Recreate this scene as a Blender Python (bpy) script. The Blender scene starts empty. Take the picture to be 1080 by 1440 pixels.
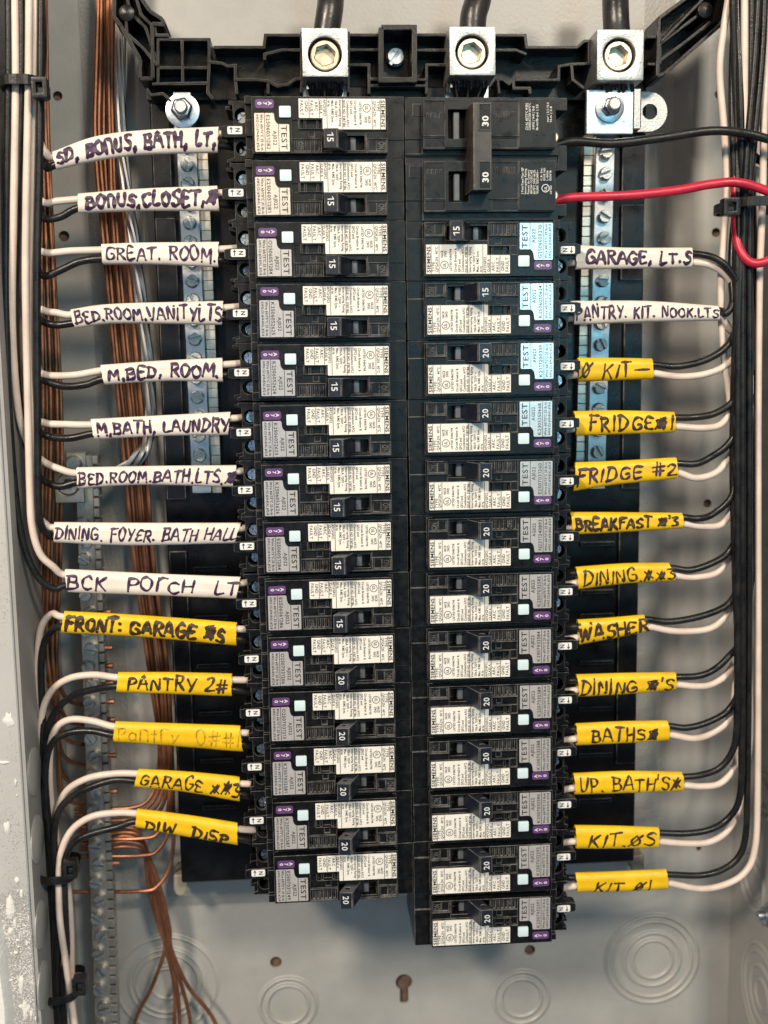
import bpy, bmesh, math, random
from mathutils import Vector, Matrix
rnd = random.Random(7)
SC = bpy.context.scene
COL = SC.collection
MM = 0.001                      # the scene is written in millimetres and built in metres

# ------------------------------------------------------------------ camera
FPX = 1550.0                    # focal length in pixels of the 1080 x 1440 photograph
CP = Vector((-45.685, -475.906, -98.367))
PITCH, YAW, ROLL = 0.1344, 0.0719, -0.0150
_cx, _sx = math.cos(PITCH), math.sin(PITCH)
_cy, _sy = math.cos(YAW), math.sin(YAW)
_F = Vector((_sy * _cx, _cy * _cx, -_sx))
_R0 = Vector((_cy, -_sy, 0)); _U0 = _R0.cross(_F)
_R = math.cos(ROLL) * _R0 + math.sin(ROLL) * _U0
_U = -math.sin(ROLL) * _R0 + math.cos(ROLL) * _U0


def at(px, py, Y):              # world point (mm) seen at a photo pixel, at depth Y behind the breaker faces
    d = _F + _R * ((px - 540) / FPX) - _U * ((py - 720) / FPX)
    return CP + d * ((Y - CP.y) / d.y)


cd = bpy.data.cameras.new('camera')
cam = bpy.data.objects.new('camera', cd)
COL.objects.link(cam)
m = Matrix.Identity(4)
for i in range(3):
    m[i][0], m[i][1], m[i][2], m[i][3] = _R[i], _U[i], -_F[i], CP[i] * MM
cam.matrix_world = m
cd.sensor_fit = 'VERTICAL'; cd.sensor_height = 36.0; cd.sensor_width = 27.0
cd.lens = 36.0 * FPX / 1440.0
cd.clip_start = 0.02; cd.clip_end = 50
cd.dof.use_dof = True; cd.dof.focus_distance = 0.478; cd.dof.aperture_fstop = cd.lens / 4.8
SC.camera = cam

# ------------------------------------------------------------------ light
w = bpy.data.worlds.new('World'); SC.world = w; w.use_nodes = True
bg = w.node_tree.nodes['Background']
bg.inputs[0].default_value = (0.66, 0.78, 1.0, 1); bg.inputs[1].default_value = 0.20


def area(name, loc, target, size, sizey, power, color):
    l = bpy.data.lights.new(name, 'AREA'); l.shape = 'RECTANGLE'; l.size = size; l.size_y = sizey
    l.energy = power; l.color = color
    o = bpy.data.objects.new(name, l); COL.objects.link(o)
    o.location = Vector(loc) * MM
    o.rotation_euler = (Vector(target) - Vector(loc)).to_track_quat('-Z', 'Y').to_euler()
    return o


area('ceiling_lamp', (-790, -1230, 730), (0, 0, -180), 0.22, 0.22, 29, (1.0, 0.86, 0.68))
area('ceiling_lamp', (470, -1380, 760), (0, 0, -180), 0.22, 0.22, 20, (1.0, 0.86, 0.68))
area('window_light', (430, -1700, 10), (0, 0, -120), 0.36, 0.30, 4.2, (0.22, 0.66, 0.85))
area('window_light', (-330, -1700, -150), (0, 0, -120), 0.18, 0.40, 0.8, (0.38, 0.62, 1.0))
area('room_lamp', (-95, -1400, 285), (0, 0, -60), 0.36, 0.26, 1.1, (1.0, 0.78, 0.46))
SC.view_settings.view_transform = 'Standard'; SC.view_settings.look = 'None'
SC.view_settings.exposure = -0.10; SC.view_settings.gamma = 1.0


# ------------------------------------------------------------------ materials
def mat(name, col, rough=0.5, metal=0.0, var=0.0, vscale=200, bump=0.0, bscale=900, rvar=0.0, col2=None, coat=0.0, spec=0.5):
    mt = bpy.data.materials.new(name); mt.use_nodes = True
    nt = mt.node_tree; N = nt.nodes; L = nt.links
    b = N['Principled BSDF']
    b.inputs['Base Color'].default_value = (*col, 1); b.inputs['Roughness'].default_value = rough
    b.inputs['Metallic'].default_value = metal
    b.inputs['Specular IOR Level'].default_value = spec
    if coat: b.inputs['Coat Weight'].default_value = coat
    tc = N.new('ShaderNodeTexCoord'); oi = N.new('ShaderNodeObjectInfo')
    add = N.new('ShaderNodeVectorMath'); add.operation = 'MULTIPLY_ADD'
    L.new(tc.outputs['Object'], add.inputs[0]); add.inputs[1].default_value = (1, 1, 1)
    L.new(oi.outputs['Random'], add.inputs[2])
    if var or col2:
        n = N.new('ShaderNodeTexNoise'); n.inputs['Scale'].default_value = vscale; n.inputs['Detail'].default_value = 6
        n.inputs['Roughness'].default_value = 0.65
        L.new(add.outputs[0], n.inputs['Vector'])
        r = N.new('ShaderNodeValToRGB'); L.new(n.outputs['Fac'], r.inputs[0])
        c2 = col2 or tuple(min(1, c * (1 + var)) for c in col)
        c1 = col if col2 else tuple(c * (1 - var) for c in col)
        r.color_ramp.elements[0].position = 0.33; r.color_ramp.elements[0].color = (*c1, 1)
        r.color_ramp.elements[1].position = 0.68; r.color_ramp.elements[1].color = (*c2, 1)
        L.new(r.outputs[0], b.inputs['Base Color'])
        if rvar:
            mr = N.new('ShaderNodeMapRange'); L.new(n.outputs['Fac'], mr.inputs[0])
            mr.inputs[1].default_value = 0.3; mr.inputs[2].default_value = 0.7
            mr.inputs[3].default_value = max(0.05, rough - rvar); mr.inputs[4].default_value = min(1, rough + rvar)
            L.new(mr.outputs[0], b.inputs['Roughness'])
    if bump:
        n2 = N.new('ShaderNodeTexNoise'); n2.inputs['Scale'].default_value = bscale; n2.inputs['Detail'].default_value = 3
        L.new(add.outputs[0], n2.inputs['Vector'])
        bp = N.new('ShaderNodeBump'); bp.inputs['Strength'].default_value = bump; bp.inputs['Distance'].default_value = 0.0006
        L.new(n2.outputs['Fac'], bp.inputs['Height']); L.new(bp.outputs[0], b.inputs['Normal'])
    return mt


M = {}
M['paint'] = mat('grey cabinet paint', (0.345, 0.34, 0.325), 0.42, 0, 0.09, 25, 0.16, 700, 0.08)
M['foot'] = mat('cream zinc foot', (0.30, 0.27, 0.21), 0.5, 0.2, 0.15, 90)
M['rough_paint'] = mat('rough cabinet paint', (0.39, 0.38, 0.36), 0.5, 0, 0.08, 60, 0.9, 650, 0.05)
M['plastic'] = mat('black breaker plastic', (0.0055, 0.0055, 0.006), 0.33, 0, 0.6, 260, 0.08, 1600, 0.10, spec=0.28)
M['wear'] = mat('worn plastic edge', (0.03, 0.03, 0.03), 0.5, 0, 0, 260, 0, 900, 0.08, col2=(0.19, 0.185, 0.18), spec=0.3)  # paler grey on bevels: light scratches and edge highlights put into the colour
M['wear_soft'] = mat('scuffed bracket edge', (0.012, 0.012, 0.012), 0.5, 0, 0, 160, 0, 900, 0.08, col2=(0.15, 0.145, 0.14), spec=0.3)  # dimmer grey for bracket edges and marks, scuffs and highlights both in the colour
M['base'] = mat('black base plastic', (0.005, 0.005, 0.006), 0.32, 0, 0.6, 90, 0.10, 900, 0.10, spec=0.28)
M['frame'] = mat('dusty black bracket plastic', (0.005, 0.005, 0.005), 0.33, 0, 0, 130, 0.12, 1200, 0.10, col2=(0.016, 0.015, 0.014), spec=0.32)
M['handle'] = mat('black toggle plastic', (0.013, 0.017, 0.027), 0.30, 0, 0.3, 300, 0.05, 1500, spec=0.4)
M['tie_handle'] = mat('brown black tie bar plastic', (0.036, 0.027, 0.021), 0.36, 0, 0.45, 200, 0.12, 1500)
M['post'] = mat('grey toggle post', (0.10, 0.105, 0.115), 0.3, 0, 0.2, 300)
M['label'] = mat('white paper label', (0.80, 0.77, 0.70), 0.45, 0, 0.05, 120)
M['foil'] = mat('silver foil label', (0.62, 0.59, 0.565), 0.22, 0.42, 0.07, 160, 0.05, 1500)
M['ink'] = mat('black print', (0.018, 0.018, 0.02), 0.5)
M['white_print'] = mat('white print', (0.72, 0.72, 0.70), 0.5)
M['purple'] = mat('purple sticker', (0.115, 0.045, 0.165), 0.35, 0, 0.1, 200)
M['button'] = mat('pale blue button', (0.62, 0.76, 0.80), 0.35, 0, 0.04, 200)
M['tag'] = mat('white plastic tag', (0.80, 0.80, 0.78), 0.4, 0, 0.03, 300)
M['white_wire'] = mat('white wire insulation', (0.72, 0.59, 0.51), 0.38, 0, 0.12, 70, 0.12, 500, 0.08)
M['black_wire'] = mat('black wire insulation', (0.006, 0.006, 0.007), 0.33, 0, 0, 140, 0.14, 900, 0.10, col2=(0.020, 0.019, 0.018), spec=0.36)
M['red_wire'] = mat('red wire insulation', (0.50, 0.016, 0.045), 0.38, 0, 0.18, 90, 0.15, 500, 0.10)
M['cable'] = mat('dark service cable jacket', (0.022, 0.020, 0.020), 0.32, 0, 0.4, 90, 0.2, 500, 0.10)
M['sleeve'] = mat('white shrink sleeve', (0.80, 0.72, 0.64), 0.44, 0, 0.09, 55, 0.35, 160, 0.08)
M['yellow'] = mat('yellow shrink sleeve', (0.82, 0.50, 0.004), 0.44, 0, 0.13, 55, 0.35, 160, 0.08)
M['marker'] = mat('purple black marker', (0.026, 0.007, 0.030), 0.5, 0, 0, 350, col2=(0.060, 0.022, 0.075))
M['brown_marker'] = mat('brown black marker', (0.022, 0.010, 0.008), 0.5, 0, 0, 350, col2=(0.055, 0.030, 0.010))
M['faint_marker'] = mat('faded marker', (0.80, 0.47, 0.006), 0.5, 0, 0, 650, col2=(0.10, 0.045, 0.012))
M['copper'] = mat('dull copper', (0.36, 0.155, 0.085), 0.42, 0.85, 0.35, 60, 0.1, 600, 0.08)
M['aluminium'] = mat('bare aluminium strand', (0.50, 0.50, 0.51), 0.36, 1.0, 0.14, 100)
M['zinc'] = mat('zinc plated steel', (0.44, 0.475, 0.51), 0.33, 1.0, 0.12, 150, 0.1, 700, 0.08)
M['lug'] = mat('machined aluminium', (0.47, 0.475, 0.465), 0.45, 0.9, 0.16, 420, 0.35, 1300, 0.10)
M['gold'] = mat('yellowed steel set screw', (0.60, 0.54, 0.41), 0.33, 0.9, 0.15, 200, 0.1, 900, 0.08)
M['barzinc'] = mat('zinc plated bar', (0.44, 0.455, 0.47), 0.40, 0.95, 0.14, 120, 0.1, 600, 0.08)
M['dullzinc'] = mat('dull zinc bar', (0.52, 0.49, 0.42), 0.40, 0.9, 0.16, 120, 0.1, 600, 0.1)
M['brass'] = mat('yellow chromate screw', (0.78, 0.66, 0.40), 0.35, 0.8, 0.2, 200)
M['hole'] = mat('rusty brown board', (0.13, 0.08, 0.055), 0.8, 0, 0.4, 120)
M['drywall'] = mat('painted drywall', (0.80, 0.78, 0.74), 0.75, 0, 0.05, 60, 0.6, 420)
M['mud'] = mat('dried joint compound', (0.74, 0.72, 0.69), 0.85, 0, 0.08, 90, 1.0, 520)


# ------------------------------------------------------------------ mesh helpers
def catmull(P, n=6):
    if len(P) < 3: return [Vector(p) for p in P]
    P = [Vector(p) for p in P]
    Q = [P[0] * 2 - P[1]] + P + [P[-1] * 2 - P[-2]]
    out = []
    for i in range(1, len(Q) - 2):
        a, b, c, d = Q[i - 1], Q[i], Q[i + 1], Q[i + 2]
        for k in range(n):
            t = k / n
            out.append(0.5 * (2 * b + (c - a) * t + (2 * a - 5 * b + 4 * c - d) * t * t + (3 * b - a - 3 * c + d) * t ** 3))
    out.append(P[-1])
    return out


def interp(tab, y):             # piecewise linear table [(y, x), ...]
    if y <= tab[0][0]: return tab[0][1]
    for (a, b), (c, d) in zip(tab, tab[1:]):
        if y <= c: return b + (d - b) * (y - a) / (c - a)
    return tab[-1][1]


ORG = {}


class MB:
    def __init__(s): s.v = []; s.f = []; s.m = []; s.cur = 0

    def add(s, vs, fs):
        o = len(s.v); s.v += [Vector(p) for p in vs]
        for f in fs: s.f.append([o + i for i in f]); s.m.append(s.cur)
        return s

    def box(s, x0, x1, y0, y1, z0, z1):
        v = [(x, y, z) for z in (z0, z1) for y in (y0, y1) for x in (x0, x1)]
        return s.add(v, [(0, 1, 3, 2), (4, 6, 7, 5), (0, 4, 5, 1), (2, 3, 7, 6), (0, 2, 6, 4), (1, 5, 7, 3)])

    def obox(s, c, ax, ay, az):                        # oriented box: centre and three half axes
        c = Vector(c); v = [c + Vector(ax) * i + Vector(ay) * j + Vector(az) * k for k in (-1, 1) for j in (-1, 1) for i in (-1, 1)]
        return s.add(v, [(0, 1, 3, 2), (4, 6, 7, 5), (0, 4, 5, 1), (2, 3, 7, 6), (0, 2, 6, 4), (1, 5, 7, 3)])

    def tube(s, path, r, n=10, cap=True):
        path = [Vector(p) for p in path]; k = len(path)
        t = (path[1] - path[0]).normalized()
        a = t.orthogonal().normalized(); rings = []
        for i in range(k):
            t2 = (path[min(i + 1, k - 1)] - path[max(i - 1, 0)]).normalized()
            a = (a - t2 * a.dot(t2)).normalized(); b = t2.cross(a)
            rr = r[i] if isinstance(r, (list, tuple)) else r
            rings.append([path[i] + (a * math.cos(q) + b * math.sin(q)) * rr for q in [2 * math.pi * j / n for j in range(n)]])
        vs = [p for g in rings for p in g]; fs = []
        for i in range(k - 1):
            for j in range(n):
                fs.append((i * n + j, i * n + (j + 1) % n, (i + 1) * n + (j + 1) % n, (i + 1) * n + j))
        if cap: fs += [tuple(range(n))[::-1], tuple((k - 1) * n + j for j in range(n))]
        return s.add(vs, fs)

    def lathe(s, c, prof, n=24, axis='y', a0=0.0):      # prof: (radius, depth along +axis) about centre c
        c = Vector(c); vs = []; fs = []
        for r, d in prof:
            for j in range(n):
                q = 2 * math.pi * j / n + a0
                vs.append(c + Vector((r * math.cos(q), d, r * math.sin(q))) if axis == 'y' else c + Vector((d, r * math.cos(q), r * math.sin(q))))
        k = len(prof)
        for i in range(k - 1):
            for j in range(n):
                fs.append((i * n + j, i * n + (j + 1) % n, (i + 1) * n + (j + 1) % n, (i + 1) * n + j))
        if prof[0][0] > 1e-6: fs.append(tuple(range(n)))
        if prof[-1][0] > 1e-6: fs.append(tuple((k - 1) * n + j for j in range(n)))
        return s.add(vs, fs)

    def wall(s, pts, y0, y1, th):                       # a rib of thickness th following pts (x, z), from depth y0 to y1
        P = [Vector((p[0], p[1])) for p in pts]; k = len(P); L = []; R = []
        for i in range(k):
            d1 = (P[i] - P[i - 1]).normalized() if i else (P[1] - P[0]).normalized()
            d2 = (P[i + 1] - P[i]).normalized() if i < k - 1 else d1
            t = (d1 + d2)
            t = t.normalized() if t.length > 1e-6 else d1
            nrm = Vector((-t.y, t.x)); cs = max(0.45, nrm.dot(Vector((-d1.y, d1.x))))
            L.append(P[i] + nrm * th / 2 / cs); R.append(P[i] - nrm * th / 2 / cs)
        vs = []; fs = []
        for i in range(k):
            vs += [(L[i].x, y0, L[i].y), (R[i].x, y0, R[i].y), (R[i].x, y1, R[i].y), (L[i].x, y1, L[i].y)]
        for i in range(k - 1):
            for j in range(4): fs.append((i * 4 + j, i * 4 + (j + 1) % 4, (i + 1) * 4 + (j + 1) % 4, (i + 1) * 4 + j))
        fs += [(0, 1, 2, 3), tuple((k - 1) * 4 + j for j in range(4))]
        return s.add(vs, fs)

    def slab(s, outline, holes, f0, f1, back=True, inner_mat=None):   # plate with real holes; f0, f1 map (a, b) to 3D on the two faces
        bm = bmesh.new(); loops = [outline] + holes; eds = []; lv = []
        for lp in loops:
            vv = [bm.verts.new((p[0], p[1], 0)) for p in lp]; lv.append(vv)
            for i in range(len(vv)): eds.append(bm.edges.new((vv[i], vv[(i + 1) % len(vv)])))
        bmesh.ops.triangle_fill(bm, use_beauty=True, use_dissolve=False, edges=eds)
        bm.verts.index_update(); n = len(bm.verts)
        vs = [f0(v.co.x, v.co.y) for v in bm.verts] + [f1(v.co.x, v.co.y) for v in bm.verts]
        fs = [tuple(v.index for v in f.verts) for f in bm.faces]
        if back: fs += [tuple(n + v.index for v in f.verts)[::-1] for f in bm.faces]
        for vv in lv:
            for i in range(len(vv)):
                a, b = vv[i].index, vv[(i + 1) % len(vv)].index; fs.append((a, b, n + b, n + a))
        bm.free()
        return s.add(vs, fs)

    def build(s, name, mats, parent=None, bevel=0.0, smooth=False, origin=None, wear=None, segs=1):
        if not isinstance(mats, (list, tuple)): mats = [mats]
        org = Vector(origin) if origin is not None else (ORG.get(parent.name, Vector()) if parent else None)
        if org is None:
            lo = [min(p[i] for p in s.v) for i in range(3)]; hi = [max(p[i] for p in s.v) for i in range(3)]
            org = Vector([(a + b) / 2 for a, b in zip(lo, hi)])
        me = bpy.data.meshes.new(name)
        me.from_pydata([(p - org) * MM for p in s.v], [], s.f)
        for k in mats: me.materials.append(M[k] if isinstance(k, str) else k)
        me.polygons.foreach_set('material_index', s.m)
        bm = bmesh.new(); bm.from_mesh(me)
        bmesh.ops.recalc_face_normals(bm, faces=bm.faces)
        if bevel:
            mi = -1
            if wear: me.materials.append(M[wear]); mi = len(me.materials) - 1
            ed = [e for e in bm.edges if len(e.link_faces) == 2 and e.calc_face_angle(0) > 0.5]
            bmesh.ops.bevel(bm, geom=ed, offset=bevel * MM, segments=segs, profile=0.6, affect='EDGES', clamp_overlap=False, material=mi)
        bm.to_mesh(me); bm.free()
        if smooth:
            me.polygons.foreach_set('use_smooth', [True] * len(me.polygons))
            if smooth != 'all': me.set_sharp_from_angle(angle=math.radians(38))
        o = bpy.data.objects.new(name, me); COL.objects.link(o)
        if parent: o.parent = parent
        if not parent or origin is not None:
            o.location = (org - (ORG.get(parent.name, Vector()) if parent else Vector())) * MM
        ORG[o.name] = org
        return o


def tag(o, label, cat, group=None):
    o['label'] = label; o['category'] = cat
    if group: o['group'] = group
    return o


def thing(name, label, cat, loc=(0, 0, 0), group=None):
    o = bpy.data.objects.new(name, None); COL.objects.link(o); o.empty_display_size = 0.01
    o.location = Vector(loc) * MM; ORG[o.name] = Vector(loc)
    return tag(o, label, cat, group)


def inst(src, parent, loc, rot=(0, 0, 0), name=None):       # another part sharing the mesh of src
    o = src.copy(); COL.objects.link(o); o.parent = parent
    o.location = (Vector(loc) - ORG.get(parent.name, Vector())) * MM; o.rotation_euler = rot
    return o


def circle(cx, cy, r, n=20, a0=0):
    return [(cx + r * math.cos(a0 + 2 * math.pi * i / n), cy + r * math.sin(a0 + 2 * math.pi * i / n)) for i in range(n)]


def rrect(x0, x1, y0, y1, r, n=4):
    out = []
    for cx, cy, a in ((x1 - r, y1 - r, 0), (x0 + r, y1 - r, 90), (x0 + r, y0 + r, 180), (x1 - r, y0 + r, 270)):
        for i in range(n + 1):
            q = math.radians(a + 90 * i / n); out.append((cx + r * math.cos(q), cy + r * math.sin(q)))
    return out


# printed lettering from Blender's own font, flat faces
_gl = {}


def glyph(c, bold=False):
    if (c, bold) in _gl: return _gl[(c, bold)]
    if c == '1':                                           # a one with a clear flag
        t_ = .13 if bold else .10
        _gl[(c, bold)] = ([(.24, 0), (.24 + t_, 0), (.24 + t_, .7), (.24, .7), (.03, .56), (.03, .47), (.24, .585)], [(0, 1, 2, 3), (3, 4, 5, 6)], .46)
        return _gl[(c, bold)]
    cu = bpy.data.curves.new('g', 'FONT'); cu.body = c; cu.resolution_u = 2; cu.size = 1.0; cu.fill_mode = 'BOTH'
    cu.offset = 0.024 if bold else 0.012
    ob = bpy.data.objects.new('g', cu)
    me = bpy.data.meshes.new_from_object(ob)
    vs = [(v.co.x, v.co.y) for v in me.vertices]; fs = [tuple(p.vertices) for p in me.polygons]
    adv = (max(v[0] for v in vs) + 0.07) if vs else 0.32
    bpy.data.objects.remove(ob); bpy.data.curves.remove(cu); bpy.data.meshes.remove(me)
    _gl[(c, bold)] = (vs, fs, adv)
    return _gl[(c, bold)]


def text(mb, s, o, dx, dy, cap, length=None, bold=False, center=False):
    o, dx, dy = Vector(o), Vector(dx), Vector(dy); k = cap / 0.70
    tot = sum(glyph(c, bold)[2] for c in s) * k
    kx = k * (length / tot if length else 1.0)
    x = -(length or tot) / 2 if center else 0.0
    for c in s:
        vs, fs, adv = glyph(c, bold)
        if vs: mb.add([o + dx * (x + p[0] * kx) + dy * (p[1] * k) for p in vs], fs)
        x += adv * kx


# ------------------------------------------------------------------ the setting: cabinet and drywall
XL, XR, YB, YF = -172.0, 184.0, 85.0, 4.0
ZT, ZB = 250.0, -560.0
cab = thing('electrical_cabinet', 'grey painted steel cabinet that houses the breakers and wiring', 'cabinet', (6, YB, -150))


def back(px, py): p = at(px, py, YB); return (p.x, p.z)


holes = []
for px, py, r in ((81, 135, 2.3), (90, 332, 2.6), (388, 1353, 3.2), (745, 1336, 3.0), (995, 708, 2.2), (1007, 327, 2.3), (1011, 133, 2.2), (983, 1193, 1.6)):
    x, z = back(px, py); holes.append(circle(x, z, r, 18))
kx, kz = back(568, 1381)
key = [(kx + 4.6 * math.cos(a), kz + 4.6 * math.sin(a)) for a in [math.radians(-60 + 300 * i / 20) for i in range(21)]]
key += [(kx - 2.4, kz - 11), (kx - 1.4, kz - 12.4), (kx + 1.4, kz - 12.4), (kx + 2.4, kz - 11)]
holes.append(key)
b = MB(); b.slab([(XL, ZB), (XR, ZB), (XR, ZT), (XL, ZT)], holes, lambda x, z: (x, YB, z), lambda x, z: (x, YB + 1.2, z))
b.build('back_wall', 'paint', cab)
# embossed centre of the back wall
e0, e1 = at(112, 60, YB).x, at(136, 60, YB - 5).x
g0, g1 = at(948, 100, YB).x, at(905, 100, YB - 5).x
zb0, zb1 = at(500, 1262, YB).z, at(500, 1248, YB - 5).z
b = MB()
b.add([(e0, YB - .1, ZT - 2), (e1, YB - 5, ZT - 2), (e1, YB - 5, zb1), (e0, YB - .1, zb0)], [(0, 1, 2, 3)])
b.add([(g1, YB - 5, ZT - 2), (g0, YB - .1, ZT - 2), (g0, YB - .1, zb0), (g1, YB - 5, zb1)], [(0, 1, 2, 3)])
b.add([(e1, YB - 5, zb1), (g1, YB - 5, zb1), (g0, YB - .1, zb0), (e0, YB - .1, zb0)], [(0, 1, 2, 3)])
b.build('embossed_slope', 'rough_paint', cab)
b = MB(); b.add([(e1, YB - 5, ZT - 2), (g1, YB - 5, ZT - 2), (g1, YB - 5, zb1), (e1, YB - 5, zb1)], [(0, 1, 2, 3)])
b.build('embossed_panel', 'paint', cab)
for x0, x1 in ((XL - 1.6, XL), (XR, XR + 1.6)):
    MB().box(x0, x1, YF, YB + 1.2, ZB, ZT).build('side_wall', 'paint', cab)
MB().box(XL - 1.6, XR + 1.6, YF, YB + 1.2, ZT, ZT + 1.6).build('top_wall', 'paint', cab)
MB().box(XL - 1.6, XR + 1.6, YF, YB + 1.2, ZB - 1.6, ZB).build('bottom_wall', 'paint', cab)
MB().box(XL - 17, XL - 1.7, YF - 1.2, YF + 1.2, ZB, ZT).build('front_flange', 'paint', cab, bevel=0.5)
MB().box(XR + 1.7, XR + 17, YF - 1.2, YF + 1.2, ZB, ZT).build('front_flange', 'paint', cab, bevel=0.5)


def ringset(px, py, radii, w=1.5, h=1.5):
    x, z = back(px, py); q = MB()
    for r in radii:
        q.lathe((x, YB, z), [(r - w, 0.05), (r - w * .45, -h), (r - w * .1, -h), (r + w * .15, -h * .1), (r + w * .5, -h * .6), (r + w, 0.05)], 56)
    q.f = [f for f in q.f if len(f) == 4]; q.m = [0] * len(q.f)
    return q.build('knockout', 'paint', cab, smooth='all')


ringset(235, 1382, (9, 17, 20, 27)); ringset(405, 1412, (11.5, 15.5)); ringset(733, 1402, (11.5, 15.5)); ringset(917, 1348, (11.5, 16, 22.5, 26)); ringset(1078, 1420, (9,))


def side_ring(X, px, py, radii, sgn):
    d = at(px, py, 0) - CP
    p = CP + d * ((X - CP.x) / d.x); q = MB()
    for r in radii: q.lathe((X, p.y, p.z), [(r - 1.5, -.05 * sgn), (r - .6, 1.3 * sgn), (r + .4, 1.3 * sgn), (r + 1.5, -.05 * sgn)], 48, axis='x')
    q.f = [f for f in q.f if len(f) == 4]; q.m = [0] * len(q.f)
    q.build('knockout', 'paint', cab, smooth='all')


side_ring(XR, 1058, 1238, (9, 15), -1); side_ring(XR, 1072, 1400, (8, 15, 22, 26), -1); side_ring(XR, 1076, 1120, (7, 11), -1)
for yy in (1085, 1180, 1300, 1385): 
    d = at(47 + (yy - 1085) * .045, yy, 0) - CP; p = CP + d * ((XL - CP.x) / d.x)
    MB().lathe((XL, p.y, p.z), [(11, -.1), (11, .5), (9.6, 1.3), (0, 1.3)], 40, axis='x').build('knockout', 'paint', cab, smooth=True)
# painted nut on the right wall
d = at(1084, 1287, 0) - CP; p = CP + d * ((XR - CP.x) / d.x)
q = MB(); q.lathe(p, [(6.4, 0), (6.4, -1), (4.4, -1.4), (4.4, -4), (2.4, -4.6), (2.4, -7), (0, -7.4)], 16, axis='x'); q.build('wall_bolt', 'zinc', cab, smooth=True)

mf = mat('flange paint with splashed compound', (0.47, 0.465, 0.45), 0.5, 0, 0.07, 25)
nt = mf.node_tree; tc = nt.nodes.new('ShaderNodeTexCoord'); sp = nt.nodes.new('ShaderNodeSeparateXYZ'); nt.links.new(tc.outputs['Object'], sp.inputs[0])
def nd(t, **kw):
    n = nt.nodes.new(t)
    for k, v in kw.items(): n.inputs[k].default_value = v
    nt.links.new(tc.outputs['Object'], n.inputs['Vector']); return n
nf, nc = nd('ShaderNodeTexNoise', Scale=1500.0, Detail=5.0, Roughness=.7), nd('ShaderNodeTexNoise', Scale=45.0, Detail=3.0)
mr = nt.nodes.new('ShaderNodeMapRange'); mr.interpolation_type = 'SMOOTHSTEP'; nt.links.new(sp.outputs[2], mr.inputs[0])
mr.inputs[1].default_value = -.172; mr.inputs[2].default_value = -.205; mr.inputs[3].default_value = -.16; mr.inputs[4].default_value = .07
def mth(op, a, b_):
    n = nt.nodes.new('ShaderNodeMath'); n.operation = op
    for i, x in enumerate((a, b_)):
        if isinstance(x, float): n.inputs[i].default_value = x
        else: nt.links.new(x, n.inputs[i])
    return n.outputs[0]
val = mth('ADD', mth('ADD', nf.outputs['Fac'], mr.outputs[0]), mth('MULTIPLY', mth('SUBTRACT', nc.outputs['Fac'], .5), .35))
st_ = nt.nodes.new('ShaderNodeMapRange'); nt.links.new(val, st_.inputs[0]); st_.inputs[1].default_value = .47; st_.inputs[2].default_value = .58
mx = nt.nodes.new('ShaderNodeMix'); mx.data_type = 'RGBA'; pb = nt.nodes['Principled BSDF']
old = pb.inputs['Base Color'].links[0].from_socket
nt.links.new(st_.outputs[0], mx.inputs[0]); nt.links.new(old, mx.inputs[6]); mx.inputs[7].default_value = (.74, .72, .69, 1); nt.links.new(mx.outputs[2], pb.inputs['Base Color'])
bp = nt.nodes.new('ShaderNodeBump'); bp.inputs['Distance'].default_value = .0005; bp.inputs['Strength'].default_value = .8; nt.links.new(st_.outputs[0], bp.inputs['Height']); nt.links.new(bp.outputs[0], pb.inputs['Normal'])
for o_ in cab.children:
    if o_.name.startswith('front_flange') and o_.data.vertices[0].co.x < 0: o_.data.materials[0] = mf
back_board = MB().box(-400, 400, YB + 3, YB + 15, ZB - 60, ZT + 60).build('stud_wall', 'hole'); back_board['kind'] = 'structure'
# drywall left of the cabinet, with a ragged edge of joint compound over the flange
q = MB(); n = 60; edge = []
for i in range(n + 1):
    z = ZT - (ZT - ZB) * i / n
    edge.append((XL - 15.5 + rnd.uniform(-1.2, 1.2) + (3.0 if z < -330 else 0) * min(1, (-330 - z) / 30), z))
vs = []; fs = []
for i, (x, z) in enumerate(edge):
    vs += [(XL - 240, -1, z), (x - 3, -1.5, z), (x, YF - 1.2, z), (x, YF + 10, z), (XL - 240, YF + 10, z)]
for i in range(n):
    for j in range(4): fs.append((i * 5 + j, i * 5 + j + 1, i * 5 + 6 + j, i * 5 + 5 + j))
q.add(vs, fs); dw = q.build('drywall', 'drywall', smooth=True); dw['kind'] = 'structure'
q = MB().box(XR + 17.5, XR + 240, -1, YF + 10, ZB, ZT); dw2 = q.build('drywall', 'drywall'); dw2['kind'] = 'structure'
# smears of compound on the flange
q = MB()
def smear(cx, cz, rx, rz, k=14):
    pts = [(cx + rx * math.cos(a) * rnd.uniform(.55, 1.15), YF - 1.32, cz + rz * math.sin(a) * rnd.uniform(.6, 1.15)) for a in [2 * math.pi * i / k for i in range(k)]]
    pts = [(min(max(x, XL - 16.9), XL - 1.9), y, z) for x, y, z in pts]
    pts2 = [(cx + (x - cx) * .7, y - .45, cz + (z - cz) * .7) for x, y, z in pts]
    q.add(pts + pts2 + [(min(max(cx, XL - 16.9), XL - 1.9), YF - 1.9, cz)], [(i, (i + 1) % k, k + (i + 1) % k, k + i) for i in range(k)] + [(k + i, k + (i + 1) % k, 2 * k) for i in range(k)])
for px, py, rx, rz in ((10, 1165, 1.6, 4), (22, 1100, .8, 2), (24, 1118, .5, .6), (12, 1012, 2.5, 4), (4, 1072, 3, 1), (36, 1420, 2.2, 5), (30, 1385, 1.2, 6), (14, 1275, 2, 7), (52, 1432, 1, 2)):
    p = at(px, py, YF - 1.2); smear(p.x, p.z, rx, rz)
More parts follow.
